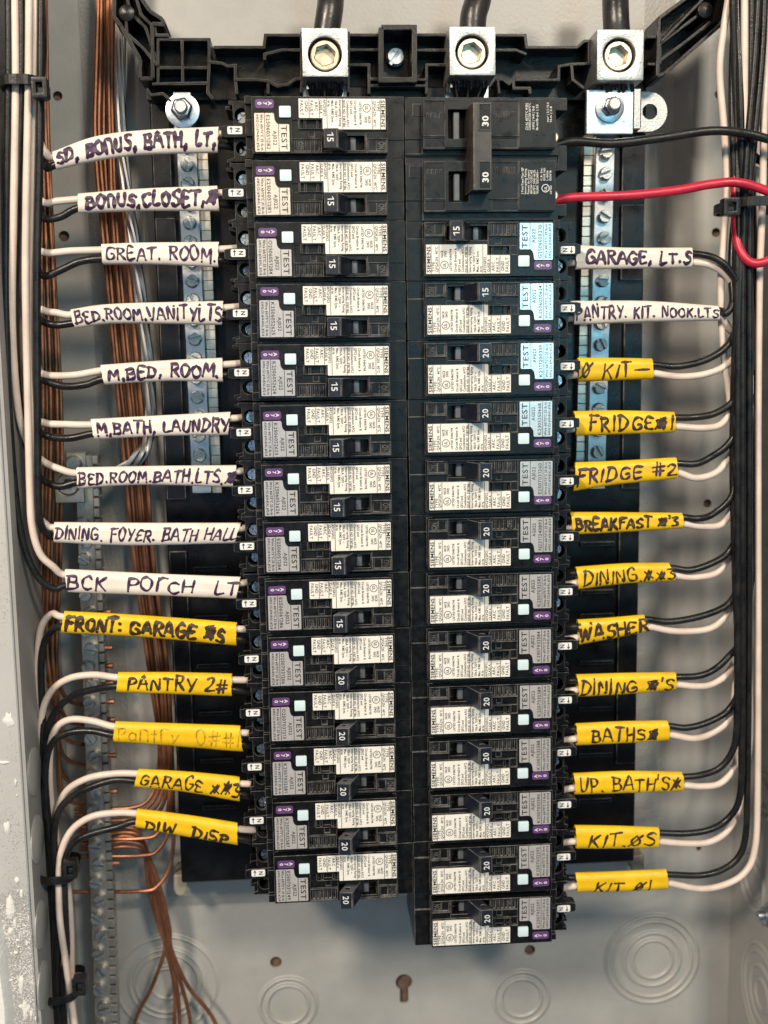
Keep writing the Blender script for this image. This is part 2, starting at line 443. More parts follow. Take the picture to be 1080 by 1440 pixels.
for i in range(14):
    p = at(rnd.uniform(10, 48), rnd.uniform(1215, 1440), YF - 1.2); smear(min(p.x, XL - 4), p.z, rnd.uniform(.3, 1.6), rnd.uniform(.4, 3.2), 9)
q.build('compound_splash', 'mud', cab, smooth='all')['kind'] = 'stuff'

# ------------------------------------------------------------------ breaker base and its top bracket
base = thing('breaker_base', 'black moulded plastic base with ribbed top bracket behind the breakers', 'breaker base', (0, 60, -150))
YP = 52.0


def pxz(pts, Y): return [(at(a, c, Y).x, at(a, c, Y).z) for a, c in pts]


xl, xr = at(214, 250, YP).x, at(905, 400, YP).x
zt, zbm = at(560, 118, YP).z, at(560, 1228, YP).z
b = MB(); b.box(xl, xr, YP, 79, zbm, zt); b.build('pan', 'base', base, bevel=.8, wear=None)
b = MB()
for (x0, x1, z0, z1) in ((xl + 1, xl + 9, zt - 22, zt - 2), (xl + 1, xl + 9, zt - 48, zt - 24), (xl + 1, xl + 10, zt - 190, zt - 60), (xr - 12, xr - 1, zt - 50, zt - 20), (xr - 12, xr - 1, zt - 90, zt - 55), (xr - 10, xr - 1, zt - 190, zt - 110), (xr - 11, xr - 1, zt - 330, zt - 210), (xl + 1, xl + 9, zt - 330, zt - 215)):
    MB().box(x0, x1, YP - 3, YP + .5, z0, z1).build('rail_pad', 'base', base, bevel=.4, wear='wear')
for z in range(12):
    MB().box(xl + 12, xl + 28, YP - 2.5, YP + .4, zt - 225 - z * 12, zt - 223 - z * 12).build('rail_rib', 'base', base, bevel=.3, wear='wear')
    MB().box(xr - 30, xr - 13, YP - 2.5, YP + .4, zt - 218 - z * 12, zt - 216 - z * 12).build('rail_rib', 'base', base, bevel=.3, wear='wear')
# bus stabs side rails, seen in the shadow beside the breakers
b = MB(); b.box(-60, 60, 40, YP - .2, zbm + 4, zt - 4); b.build('bus_support', 'base', base, bevel=.5)
# plates of the bracket
YR = 32.0


def plate(pts, Y0, Y1): 
    q = MB(); q.slab(pxz(pts, Y0), [], lambda x, z: (x, Y0, z), lambda x, z: (x, Y1, z)); return q


b = plate([(206, 140), (206, 60), (222, 57), (294, 57), (300, 66), (371, 66), (373, 49), (739, 49), (741, 66), (835, 66), (835, 52), (905, 52), (905, 140)], 46, 60)
b.build('bracket_plate', 'frame', base, bevel=.5, wear='wear_soft')
b = MB()
ribs = [
    [(220, 55), (294, 55), (294, 92), (292, 130), (299, 139)], [(223, 95), (291, 95)], [(256, 57), (257, 117)], [(214, 118), (292, 117)], [(222, 55), (222, 117)],
    [(206, 124), (212, 133), (229, 131), (237, 138)],
    [(294, 87), (312, 89), (320, 93), (331, 92), (331, 112), (361, 112), (377, 114), (390, 121), (404, 119), (416, 111), (424, 111)],
    [(300, 66), (371, 66), (373, 49), (424, 49)], [(424, 70), (396, 70), (372, 76), (372, 84)], [(424, 44), (424, 130)],
    [(490, 44), (490, 130)], [(490, 70), (535, 70)], [(490, 49), (535, 49)], [(490, 91), (519, 91), (519, 111), (600, 112), (600, 91), (630, 91)], [(519, 112), (519, 132)], [(600, 112), (600, 132)], [(519, 120), (600, 120)],
    [(583, 70), (630, 70)], [(583, 49), (630, 49)], [(630, 44), (630, 130)],
    [(697, 70), (726, 70), (741, 76)], [(697, 49), (739, 49), (741, 66), (812, 66), (822, 57), (838, 57)], [(697, 113), (706, 111), (716, 118), (722, 112), (747, 112), (786, 112), (786, 93), (804, 90), (829, 89), (829, 60)], [(804, 90), (806, 112), (822, 124)],
    [(700, 112), (702, 132)], [(722, 112), (723, 124), (745, 124), (746, 132)], [(331, 112), (333, 132)], [(377, 114), (377, 132)],
]
for r_ in ribs: b.wall(pxz(r_, YR), YR + rnd.uniform(-.4, .4), 47, 1.25)
b.build('bracket_rib', 'frame', base, bevel=.28, wear='wear_soft')
b = MB(); b.wall(pxz([(536, 38), (583, 38), (583, 112), (536, 112), (536, 38)], 26), 26, 47, 2.2)
b.build('screw_box', 'frame', base, bevel=.3, wear='wear_soft')
# splayed wire guides at both top corners
for pts, inner in (
    ([(171, -30), (171, 43), (180, 55), (206, 100), (206, 126), (223, 126), (222, 52), (239, 53), (236, 46), (219, 35), (197, 1), (180, -30)],
     [[(184, 20), (206, 41), (214, 66), (222, 90)], [(176, -20), (184, 20)], [(180, 50), (204, 72), (223, 95)], [(178, 15), (180, 50)], [(190, -10), (200, 24), (216, 40)], [(219, 36), (219, 52), (238, 52)]]),
    ([(990, -30), (967, 0), (908, 44), (906, 122), (915, 119), (991, 53), (998, 38), (1000, -30)],
     [[(926, 48), (926, 92)], [(926, 64), (960, 38), (994, 12)], [(924, 89), (960, 62), (997, 33)], [(908, 54), (926, 54)], [(908, 92), (926, 92)], [(926, 62), (985, 2)]])):
    q = plate(pts, 50, 58); g = q.build('wire_guide', 'frame', base, bevel=.4, wear='wear_soft')
    q = MB(); w_ = pxz(pts + [pts[0]], 24)
    w2 = pxz(pts + [pts[0]], 50)
    for i in range(len(w_) - 1):
        q.wall([w2[i], w2[i + 1]], 30, 50.2, 1.6)
    for r_ in inner: q.wall(pxz(r_, 34), 31 + rnd.uniform(-1, 1), 50.5, 1.3)
    q.build('guide_rib', 'frame', g, bevel=.3, wear='wear_soft')
for px, py in ((178, 18), (992, 14)):
    p = at(px, py, 30); MB().lathe(p, [(0, -.8), (2.2, -.5), (3.4, 0), (3.4, 20)], 20).build('guide_boss', 'frame', base, smooth=True)
# metal feet at the bottom corners
for px, py, s in ((254, 1240, 1), (897, 1212, -1)):
    p = at(px, py, 60); q = MB()
    out = [(-3.4, 3.5), (-3.6, -4), (-2.6, -7), (-.4, -8), (1.8, -7), (2.9, -4), (3.6, -.4), (5.6, 1.0), (22, 1.4), (22, 3.6)]
    q.slab([(p.x + a_ * s, p.z + c_) for a_, c_ in out], [], lambda x, z: (x, 60, z), lambda x, z: (x, 76, z))
    q.build('metal_foot', 'foot', base, bevel=.5)


# screws -------------------------------------------------------------
def screw_mesh(r=2.9, h=1.5, slot=.75, cross=False):
    q = MB(); q.lathe((0, 0, 0), [(r, 2), (r, -h * .2), (r * .97, -h * .3), (0, -h * .3)], 20)
    for s in (-1, 1):
        a = math.asin(slot / r * .9)
        arc = [(r * .95 * math.cos(t), r * .95 * math.sin(t)) for t in [a + (math.pi - 2 * a) * i / 12 for i in range(13)]]
        arc = [(x, s * z) for x, z in arc]
        if cross:
            for c in (-1, 1):
                sub = [(c * abs(x), z) for x, z in arc if x * c > slot * .9] + [(c * slot * .8, s * (r * .9)), (c * slot * .8, s * slot * .8)]
                if len(sub) > 4:
                    sub = [p for p in sub]; k = len(sub)
                    cx, cz = sum(p[0] for p in sub) / k, sum(p[1] for p in sub) / k
                    sub.sort(key=lambda p: math.atan2(p[1] - cz, p[0] - cx))
                    q.add([(x, -h * .5, z) for x, z in sub] + [(cx + (x - cx) * .85, -h, cz + (z - cz) * .85) for x, z in sub], [tuple(range(k, 2 * k))] + [(i, (i + 1) % k, k + (i + 1) % k, k + i) for i in range(k)])
        else:
            k = len(arc)
            q.add([(x, -h * .28, z) for x, z in arc] + [(x, -h * .8, z) for x, z in arc] + [(x * .86, -h, z * .88 + s * .07) for x, z in arc], [tuple(range(2 * k, 3 * k))] + [(i + e * k, (i + 1) % k + e * k, k + (i + 1) % k + e * k, k + i + e * k) for i in range(k) for e in (0, 1)])
    return q


# lugs ---------------------------------------------------------------
def lug(label, x0, y0, x1, y1, Yf, depth, cx, cy):
    a, c = at(x0, y0, Yf), at(x1, y1, Yf); X0, X1, Z1, Z0 = a.x, c.x, a.z, c.z
    t = thing('terminal_lug', label, 'lug', ((X0 + X1) / 2, Yf + depth, (Z0 + Z1) / 2), 'terminal lugs along the top bracket')
    k = at(cx, cy, Yf); R_ = 7.3
    q = MB(); q.slab([(X0, Z0), (X1, Z0), (X1, Z1), (X0, Z1)], [circle(k.x, k.z, R_, 32)], lambda x, z: (x, Yf, z), lambda x, z: (x, Yf + depth, z))
    q.build('body', 'lug', t, bevel=.5, smooth=True, segs=2)
    q = MB(); q.slab(circle(k.x, k.z, R_ - 1.0, 32), [circle(k.x, k.z, 4.5, 6, .3)], lambda x, z: (x, Yf + 1.6, z), lambda x, z: (x, Yf + depth * .6, z))
    q.lathe((k.x, Yf + 6, k.z), [(0, 0), (4.6, 0), (4.6, 1)], 12)
    q.build('set_screw', 'gold', t, bevel=.4, smooth=True)
    return t, (X0 + X1) / 2, Z0, Z1


LUGS = [lug('square aluminium lug on the left feeding the left bus', 424, 39, 490, 108, 20, 24, 457, 76),
        lug('square aluminium lug in the middle with small dark scratch', 632, 37, 697, 106, 20, 24, 664, 73),
        lug('square aluminium neutral lug above the round holed strap', 840, 41, 905, 113, 22, 26, 871, 77)]
for (t, xc, z0, z1), pts, lb in zip(LUGS, ([(458, 52), (463, 20), (465, 0), (467, -60)], [(664, 50), (666, 22), (672, 0), (684, -60)], [(868, 52), (866, 20), (864, -60)]),
                                    ('thick black service cable entering the left lug', 'thick black service cable entering the middle lug', 'thick black service cable entering the neutral lug')):
    q = MB(); q.tube(catmull([at(a, c, 33 + max(0, 20 - c) * .08) for a, c in pts], 8), 5.9, 20)
    sc_ = q.build('service_cable', 'cable', smooth=True); tag(sc_, lb, 'cable', 'service cables from above')
    q = MB()
    for i in range(9):                                   # strand ends below the lug
        a = xc - 7.5 + 15 * i / 8; q.tube([(a, 31 + 2 * math.sin(i * 2), z0 + 3), (a + rnd.uniform(-.4, .4), 30 + 2 * math.sin(i * 2), z0 - 2.6), (a * .8 + xc * .2, 34, z0 - 5 - rnd.uniform(0, 2))], .95, 6)
    q.build('strand', 'cable', sc_, smooth=True)
    q = MB().box(xc - 10, xc + 10, 37, 39.5, z0 - 12, z0 + 2); q.build('bus_tab', 'zinc', t, bevel=.3)
t = thing('bracket_screw', 'round slotted steel screw deep in the bracket box', 'screw', at(556, 81, 42))
q = screw_mesh(4.1, 2.6, .95); q.v = [v + ORG[t.name] for v in q.v]
o = q.build('head', 'zinc', t, smooth=True, origin=ORG[t.name]); o.rotation_euler = (0, math.radians(-52), 0)

# neutral bars -------------------------------------------------------
SCREW = {}


def bar(label, x_top, y_top, x_bot, y_bot, wpx, Yf, ys, r=2.9, matn='barzinc', name='neutral_bar', group='neutral bars', off=0.0):
    a, c = at(x_top, y_top, Yf), at(x_bot, y_bot, Yf); w_ = wpx / FPX * 530
    t = thing(name, label, 'terminal bar', ((a.x + c.x) / 2, Yf + 12, (a.z + c.z) / 2), group)
    xa = lambda z: a.x + (c.x - a.x) * (z - a.z) / (c.z - a.z)
    q = MB(); vs = []
    for z in (c.z, a.z):
        for y in (Yf, Yf + 9): vs += [(xa(z) - w_ / 2, y, z), (xa(z) + w_ / 2, y, z)]
    q.add(vs, [(0, 1, 3, 2), (4, 6, 7, 5), (0, 4, 5, 1), (2, 3, 7, 6), (0, 2, 6, 4), (1, 5, 7, 3)])
    q.build('bar', matn, t, bevel=.4, smooth=True)
    for i, yy in enumerate(ys):
        z = at(x_top, yy, Yf).z; x = xa(z) + (off if i % 2 else -off)
        key_ = (r, matn)
        if key_ not in SCREW:
            o = screw_mesh(r * 1.06, 3.3, .95).build('screw', 'lug', t, smooth=True, origin=(0, 0, 0)); SCREW[key_] = o
            o.location = (Vector((x, Yf - .1, z)) - ORG[t.name]) * MM; o.rotation_euler = (0, rnd.uniform(0, 3), 0)
        else:
            inst(SCREW[key_], t, (x, Yf - .1, z), (0, rnd.uniform(0, 3), 0))
    return t, xa, w_


ys = []; y = 205.0
while y < 690: ys.append(y); y += 27.2
NL, xa, w_ = bar('zinc neutral bar with slotted screws left of the breakers', 262, 196, 284, 694, 27, 40, ys)
q = MB(); a = at(262, 196, 44); c = at(284, 694, 44)
b = MB()
for i in range(36):
    f = i / 36; x = a.x + (c.x - a.x) * f + 7.2; z = a.z + (c.z - a.z) * f
    b.box(x - 2.2, x + 2.2, 44, 50, z - 4.4, z)
b.build('bar_edge', 'dullzinc', NL, bevel=.2)
ys = []; y = 215.0
while y < 680: ys.append(y); y += 30.0
NR, xa, w_ = bar('zinc neutral bar with slotted screws right of the breakers', 852, 190, 838, 688, 27, 42, ys)
a = at(852, 190, 46); c = at(838, 688, 46); b = MB()
for i in range(36):
    f = i / 36; x = a.x + (c.x - a.x) * f - 8; z = a.z + (c.z - a.z) * f
    b.box(x - 2.2, x + 2.2, 46, 52, z - 4.4, z)
b.build('bar_edge', 'dullzinc', NR, bevel=.2)


def bolt(label, px, py, Yf, R_, tab):
    p = at(px, py, Yf); t = thing('washer_bolt', label, 'bolt', p, 'bolts on top of the neutral bars')
    q = MB(); q.lathe(p, [(2.6, 0), (R_, 0), (R_, -1.2), (R_ * .72, -1.6), (2.6, -1.6)], 32); q.build('washer', 'zinc', t, smooth=True)
    q = MB(); q.lathe(p, [(R_ * .66, -1.5), (R_ * .66, -5.4), (R_ * .52, -6.2), (3.0, -6.2)], 6, a0=.2); q.build('nut', 'zinc', t, bevel=.25, smooth=True)
    q = MB(); q.lathe(p, [(2.9, -4), (2.9, -8.6), (2.3, -9.2), (0, -9.2)], 16); q.build('stud', 'lug', t, smooth=True)
    q = MB(); a, c = at(tab[0], tab[1], Yf + 2), at(tab[2], tab[3], Yf + 2); q.box(a.x, c.x, Yf + .1, Yf + 3, c.z, a.z); q.build('tab_plate', 'zinc', t, bevel=.4)
    return t


bolt('hex bolt with wide round washer above the left neutral bar', 257, 156, 36, 7.4, (243, 130, 272, 200))
bolt('hex bolt on a square zinc plate under the neutral lug', 857, 152, 29, 6.4, (823, 127, 889, 190))
t = thing('bonding_strap', 'steel strap with round holed end beside the neutral bolt', 'strap', at(915, 157, 44))
pts = pxz([(888, 128), (914, 128)], 44); X0 = pts[0][0]; pc = at(912, 157, 44); hr = abs(at(912, 128, 44).z - pc.z)
out = [(X0, pc.z - hr), (X0, pc.z + hr)] + [(pc.x + hr * math.cos(a), pc.z + hr * math.sin(a)) for a in [math.radians(90 - 180 * i / 16) for i in range(17)]]
hc = at(914, 157, 44)
q = MB(); q.slab(out, [circle(hc.x, hc.z, 3.3, 20)], lambda x, z: (x, 44, z), lambda x, z: (x, 46.4, z)); q.build('plate', 'lug', t, bevel=.3)
q = MB(); q.box(X0 - 1, X0 + 3, 38, 44.2, pc.z - hr, pc.z + hr); q.build('bend', 'lug', t, bevel=.6)

# ground bar ---------------------------------------------------------
ys = [735 + i * 25.2 for i in range(29)]
GS = 1
GB, gxa, gw = bar('long dull ground bar packed with screws at lower left', 117, 640, 146, 1475, 24, 56, ys, 3.0, 'dullzinc', 'ground_bar', None, .9)
b = MB(); b.box(-1.5, 1.5, 0, 8, 0, 1)
a = at(128, 640, 60); c = at(158, 1475, 60); b = MB()
for i in range(60):
    f = i / 60; x = a.x + (c.x - a.x) * f + 1.5; z = a.z + (c.z - a.z) * f
    b.box(x - 2.4, x + 2.0, 58, 66, z - 4.2, z)
b.build('bar_edge', 'dullzinc', GB, bevel=.25)
for zz in ys[3:]:
    p = at(138 + (zz - 735) * .036, zz + 8, 62)
q = MB()
for i, yy in enumerate(ys[5:20]):
    p = at(134 + (yy - 640) * .035, yy, 62); q.tube([p, p + Vector((5, 0, 0))], 1.3, 8)
q.build('copper_stub', 'copper', GB, smooth=True)
for px, py in ((103, 652), (93, 681)):
    pass
tl = thing('ground_lug', 'dull lug with round screw at the top of the ground bar', 'lug', at(96, 680, 60))
a, c = at(75, 664, 48), at(120, 707, 48)
p = at(95, 681, 48)
q = MB(); q.slab([(a.x, c.z), (c.x, c.z), (c.x, a.z), (a.x, a.z)], [circle(p.x, p.z, 5.4, 24)], lambda x, z: (x, 48, z), lambda x, z: (x, 62, z)); q.build('body', 'dullzinc', tl, bevel=.5)
q = MB(); q.slab(circle(p.x, p.z, 5.0, 24), [circle(p.x, p.z, 2.6, 6)], lambda x, z: (x, 49, z), lambda x, z: (x, 58, z)); q.build('set_screw', 'lug', tl, bevel=.3)
a, c = at(92, 636, 54), at(122, 664, 54); p = at(104, 652, 54)
q = MB(); q.box(a.x, c.x, 54, 60, c.z, a.z); q.build('mounting_tab', 'dullzinc', tl, bevel=.4)
q = MB(); q.lathe(p, [(4.2, 0), (4.2, -1.2), (3.2, -2.2), (0, -2.2)], 20); q.build('mounting_screw', 'lug', tl, smooth=True)


# ------------------------------------------------------------------ breakers
def U(zx): return (1040 - zx) / 13.7 * 1.0105 + 0.32     # positions read off the photograph: u outwards from the centre line
def V(zy): return (252 - zy) / 13.7 - 0.55               # v up from the middle of the breaker
def P(u, v, d): return Vector((-u, d, v))                # the left-hand breaker; right-hand ones are turned half round


def relief(mb, us, vs, fn, backd):
    us = sorted(set(us)); vs = sorted(set(vs)); nu, nv = len(us) - 1, len(vs) - 1
    D = [[fn((us[i] + us[i + 1]) / 2, (vs[j] + vs[j + 1]) / 2) for j in range(nv)] for i in range(nu)]
    lev = sorted(set([d for r in D for d in r] + [backd])); idx = {}; V_ = []; F_ = []
    def vi(i, j, d):
        k = (i, j, d)
        if k not in idx: idx[k] = len(V_); V_.append(P(us[i], vs[j], d))
        return idx[k]
    def wl(i0, j0, i1, j1, d0, d1):
        lo, hi = min(d0, d1), max(d0, d1); ls = [l for l in lev if lo <= l <= hi]
        for x, y_ in zip(ls, ls[1:]): F_.append((vi(i0, j0, x), vi(i1, j1, x), vi(i1, j1, y_), vi(i0, j0, y_)))
    for i in range(nu):
        for j in range(nv):
            d = D[i][j]; F_.append((vi(i, j, d), vi(i + 1, j, d), vi(i + 1, j + 1, d), vi(i, j + 1, d)))
            r = D[i + 1][j] if i + 1 < nu else backd
            if r != d: wl(i + 1, j, i + 1, j + 1, d, r)
            t_ = D[i][j + 1] if j + 1 < nv else backd
            if t_ != d: wl(i, j + 1, i + 1, j + 1, d, t_)
            if i == 0: wl(0, j, 0, j + 1, d, backd)
            if j == 0: wl(i, 0, i + 1, 0, d, backd)
    mb.add(V_, F_)


def clean(mb):                                            # merge coplanar cells so only true edges are left to bevel
    bm = bmesh.new()
    vv = [bm.verts.new(p) for p in mb.v]
    for f in mb.f:
        try: bm.faces.new([vv[i] for i in f])
        except ValueError: pass
    bmesh.ops.recalc_face_normals(bm, faces=bm.faces)
    bm.verts.index_update()
    r = MB(); r.v = [v.co.copy() for v in bm.verts]; r.f = [[v.index for v in f.verts] for f in bm.faces]; r.m = [0] * len(r.f)
    bm.free(); return r


RECT = []                                                 # (u0, u1, v0, v1, depth), later ones win


def R(u0, u1, v0, v1, d): RECT.append((min(u0, u1), max(u0, u1), min(v0, v1), max(v0, v1), d))


uE = U(182)                                               # outer end of the raised face
R(0, 66.6, -12.55, 12.55, 5.0)                            # shoulders
R(0, uE + 3.0, -12.55, -5.0, 5.8)
R(uE, uE + 3.0, -12.55, 12.55, 4.0); R(uE, uE + 3.0, -9, -3.4, 6.5); R(uE, uE + 3.0, 3, 9.5, 6.5)
R(U(945), uE, -11.3, 11.3, 0.0)                           # raised face
R(U(942), U(800), V(270), V(318), 1.1)
R(U(938), U(828), V(322), V(390), 0.7); R(U(932), U(885), V(330), V(384), 1.1); R(U(880), U(836), V(330), V(384), 1.1)
R(U(823), U(570), V(272), V(396), 1.3)
R(U(815), U(575), V(298), V(380), 9.0)                    # toggle slot
R(U(450), U(572), V(212), V(262), 2.6); R(U(470), U(485), V(212), V(262), 1.1); R(U(540), U(555), V(212), V(262), 1.1)
R(U(402), U(572), V(266), V(316), 1.2); R(U(402), U(440), V(214), V(266), 1.0)
R(U(497), U(528), V(278), V(306), 1.7)
R(U(402), U(568), V(322), V(392), 0.7)
for k in range(6): R(U(416 + k * 25), U(430 + k * 25), V(330), V(384), 1.1)
us = sorted(set([r[0] for r in RECT] + [r[1] for r in RECT])); vs = sorted(set([r[2] for r in RECT] + [r[3] for r in RECT]))


def fn(u, v):
    d = 5.0
    for r in RECT:
        if r[0] < u < r[1] and r[2] < v < r[3]: d = r[4]
    return d


def dedup(a):
    o = [a[0]]
    for x in a[1:]:
        if x - o[-1] > .22: o.append(x)
    return o


BM_ = MB(); relief(BM_, dedup(us), dedup(vs), fn, 45.0); BM_ = clean(BM_)
TX, TY = Vector((0, 0, -1)), Vector((1, 0, 0))            # the print runs down the face


def vt(mb, s, zx, zy0, zy1=None, cap=1.0, d=-.25, bold=False):      # one line of print whose middle is at zx
    L_ = (zy1 - zy0) / 13.7 if zy1 else None
    o = P(U(zx), V(zy0), d) - TY * (cap * .5)
    text(mb, s, o, TX, TY, cap * (1.08 if cap < 1.2 else 1), L_, bold or cap < 1.2)


def hl(mb, zx, zy0, zy1, w_=.12, d=-.25):
    u = U(zx); mb.add([P(u - w_, V(zy0), d), P(u + w_, V(zy0), d), P(u + w_, V(zy1), d), P(u - w_, V(zy1), d)], [(0, 1, 2, 3)])


def outline_label(pts): 
    q = MB(); q.slab([(U(a), V(c)) for a, c in pts], [], lambda u, v: P(u, v, -.18), lambda u, v: P(u, v, .02)); return q


PRINT = MB()
for s, zx, a, c, cap in (('FAULT', 464, 112, 196, 1.35), ('GND', 490, 116, 176, 1.35), ('FAULT', 519, 112, 196, 1.35), ('ARC', 546, 118, 172, 1.35), ('CLASS A', 572, 112, 186, 1.0), ('AFCI/GFCI', 592, 108, 198, 1.0),
                         ('60 Hz', 616, 112, 148, .85), ('Max. RMS Sym.', 636, 112, 236, .95), ('10kA 120V ~', 657, 112, 226, .95), ('Interrupting Rating', 680, 110, 256, .95), ('ISSUE NO. 0187186', 702, 110, 258, .9),
                         ('Combination AFCI', 722, 112, 256, .95), ('GFCI and', 742, 112, 186, .95), ('Circuit Breaker &', 765, 112, 250, .95), ('LISTED E486798', 793, 118, 246, .85), ('HACR', 843, 196, 238, 1.0), ('SWD', 823, 200, 236, 1.0),
                         ('QFGA2N', 874, 114, 200, 1.2), ('40\u00b0C', 874, 216, 258, 1.0), ('TYPE', 894, 114, 174, 1.2)):
    vt(PRINT, s, zx, a, c, cap)
vt(PRINT, 'SIEMENS', 921, 110, 262, 1.55, bold=True)
for zx, a, c in ((505, 105, 206), (562, 105, 206), (605, 105, 268), (693, 105, 268), (860, 105, 268), (906, 105, 268)): hl(PRINT, zx, a, c)
u0, v0 = U(829), V(154); cc = circle(u0, v0, 1.75, 26); ci = circle(u0, v0, 1.48, 26)
PRINT.add([P(a, c, -.25) for a, c in cc + ci], [(i, (i + 1) % 26, 26 + (i + 1) % 26, 26 + i) for i in range(26)])
text(PRINT, 'UL', P(u0, v0, -.25) - TX * 1.0 - TY * .6, TX, TY, 1.3, 1.9, True)
TPRINT = MB()
vt(TPRINT, 'TEST', 360, 246, 384, 2.35)
for zx, a, c in ((329, 242, 390), (252, 180, 388)): hl(TPRINT, zx, a, c)
vt(TPRINT, 'Wire 60/75\u00b0C 25 lb-in', 235, 186, 384, 1.0); vt(TPRINT, 'AWG CU #14-8/AL #12-8', 212, 186, 384, .95)
TPRINT_AJ = TPRINT
STICK = MB()
for ch, zx in (('A', 285), ('7', 257), ('0', 227)):
    text(STICK, ch, P(U(zx), V(138), -.3) - TY * .75, TX, TY, 1.55, None, True, True)
TAGP = MB(); DT = 8.4
def tp(u, v): return P(u, v, DT)
text(TAGP, 'N', tp(69.95, .85) - TY * .95 + TX * .2, TX, TY, 1.9, 1.9, True)
TAGP.add([tp(72.9, -1.5), tp(72.55, -1.5), tp(72.55, .3), tp(72.9, .3)], [(0, 1, 2, 3)]); TAGP.add([tp(73.5, .1), tp(71.95, .1), tp(72.72, 1.1)], [(0, 1, 2)])

MESH = {}


def circuit_breaker(first, root, amps, serial, code, off, sticker=True):
    """all parts of one single-pole breaker under root; later ones share the meshes of the first"""
    def part(key, name, parent, make):
        if key in MESH:
            o = bpy.data.objects.new(name, MESH[key]); COL.objects.link(o); o.parent = parent; return o
        o = make(parent); MESH[key] = o.data; return o
    L0 = (0, 0, 0)
    ORG[root.name] = Vector()
    body = part('body', 'body', root, lambda p: BM_.build('body', 'plastic', p, bevel=.17, wear='wear', origin=L0))
    def engr(word, o, cap, L_):
        def mk(p):
            q = MB(); text(q, word, o, TX, TY, cap, L_, True); return q.build(word.lower() + '_mark', 'wear_soft', p, origin=L0)
        return mk
    part('engr1', 'on_mark', body, engr('ON', P(U(905), V(334), .66) - TY * 1.0, 2.6, 3.2)); part('engr2', 'off_mark', body, engr('OFF', P(U(450), V(336), .66) - TY * .9, 2.2, 3.4))
    # terminal end
    def term(p):
        q = MB(); o = [(66.0, 12.4), (73.6, 12.4), (73.6, 11.0), (71.9, 10.4), (71.4, 8), (70.9, 2.4), (70.9, -3.2), (71.4, -8.5), (71.9, -10.6), (73.6, -11.2), (73.6, -12.4), (66.0, -12.4)]
        q.slab(o, [circle(69.3, 5.4, 1, 3)] and [], lambda u, v: P(u, v, 22.0), lambda u, v: P(u, v, 46))
        # front wall with two round wells
        o2 = [(65.0, 12.4), (73.6, 12.4), (73.6, 11.0), (72.0, 10.6), (71.9, 2.2), (71.9, -3.0), (72.0, -10.8), (73.6, -11.2), (73.6, -12.4), (65.0, -12.4)]
        q.slab(o2, [circle(68.3, 6.4, 3.1, 20), circle(68.3, -7.0, 3.0, 20)], lambda u, v: P(u, v, 12.0), lambda u, v: P(u, v, 30))
        q.slab([(70.5, 12.1), (75.4, 11.6), (75.4, 10.4), (71, 9.6)], [], lambda u, v: P(u, v, 19), lambda u, v: P(u, v, 40))
        q.slab([(70.5, -12.1), (75.4, -11.6), (75.4, -10.4), (71, -9.6)], [], lambda u, v: P(u, v, 19), lambda u, v: P(u, v, 40))
        q.slab([(70.5, 1.2), (75.4, .8), (75.4, -1.6), (71, -2.4)], [], lambda u, v: P(u, v, 19), lambda u, v: P(u, v, 40))
        return q.build('terminal_block', 'plastic', p, bevel=.14, wear='wear', origin=L0)
    tb = part('term', 'terminal_block', root, term)
    def arm(p):
        q = MB(); q.slab([(66.5, 1.9), (75.0, 1.6), (77.0, 1.2), (77.0, -2.6), (75.0, -3.0), (66.5, -3.0)], [], lambda u, v: P(u, v, 8.8), lambda u, v: P(u, v, 15))
        return q.build('tag_arm', 'plastic', p, bevel=.15, wear='wear', origin=L0)
    part('arm', 'tag_arm', tb, arm)
    def sc(p):
        q = screw_mesh(2.5, 1.5, .55, True); q.v = [v + P(67.9, 6.0, 16) for v in q.v]
        return q.build('terminal_screw', 'zinc', p, smooth=True, origin=P(67.9, 6.0, 16))
    o = part('scr', 'terminal_screw', root, sc); o.location = P(67.9, 6.0, 16) * MM; o.rotation_euler = (0, rnd.uniform(0, 3), rnd.uniform(-.15, .15))
    o = part('scr', 'terminal_screw', root, sc); o.location = P(67.6, -7.0, 21) * MM; o.rotation_euler = (0, rnd.uniform(0, 3), rnd.uniform(-.15, .15))
    def ntag(p):
        q = MB(); q.slab(rrect(68.0, 74.3, -1.9, 1.25, .6), [], lambda u, v: P(u, v, 8.5), lambda u, v: P(u, v, 8.9)); return q.build('neutral_tag', 'tag', p, origin=L0)
    nt = part('ntag', 'neutral_tag', root, ntag)
    part('ntagp', 'tag_print', nt, lambda p: TAGP.build('tag_print', 'ink', p, origin=L0))
    # stickers and button
    lab = part('label', 'rating_label', root, lambda p: outline_label([(447, 103), (933, 103), (935, 107), (935, 268), (931, 270), (583, 270), (580, 266), (580, 208), (450, 208), (447, 204)]).build('rating_label', 'label', p, origin=L0))
    part('labelp', 'label_print', lab, lambda p: PRINT.build('label_print', 'ink', p, origin=L0))
    tl_ = part('tlabel', 'test_label', root, lambda p: outline_label([(198, 179), (300, 179), (305, 184), (308, 214), (314, 228), (326, 240), (386, 240), (389, 244), (389, 387), (386, 390), (198, 390), (195, 386), (195, 183)]).build('test_label', 'foil', p, origin=L0))
    part('tlabelp', 'test_print', tl_, lambda p: TPRINT.build('test_print', 'ink', p, origin=L0))
    q = MB(); vt(q, code, 308, 276, 358, 1.5); vt(q, serial, 271, 188, 380, 1.5); q.build('serial_print', 'ink', tl_, origin=L0)
    st = part('stick', 'date_sticker', root, lambda p: MB().slab(rrect(U(307), U(203), V(163), V(114), .9), [], lambda u, v: P(u, v, -.2), lambda u, v: P(u, v, .02)).build('date_sticker', 'purple', p, origin=L0))
    part('stickp', 'sticker_print', st, lambda p: STICK.build('sticker_print', 'white_print', p, origin=L0))
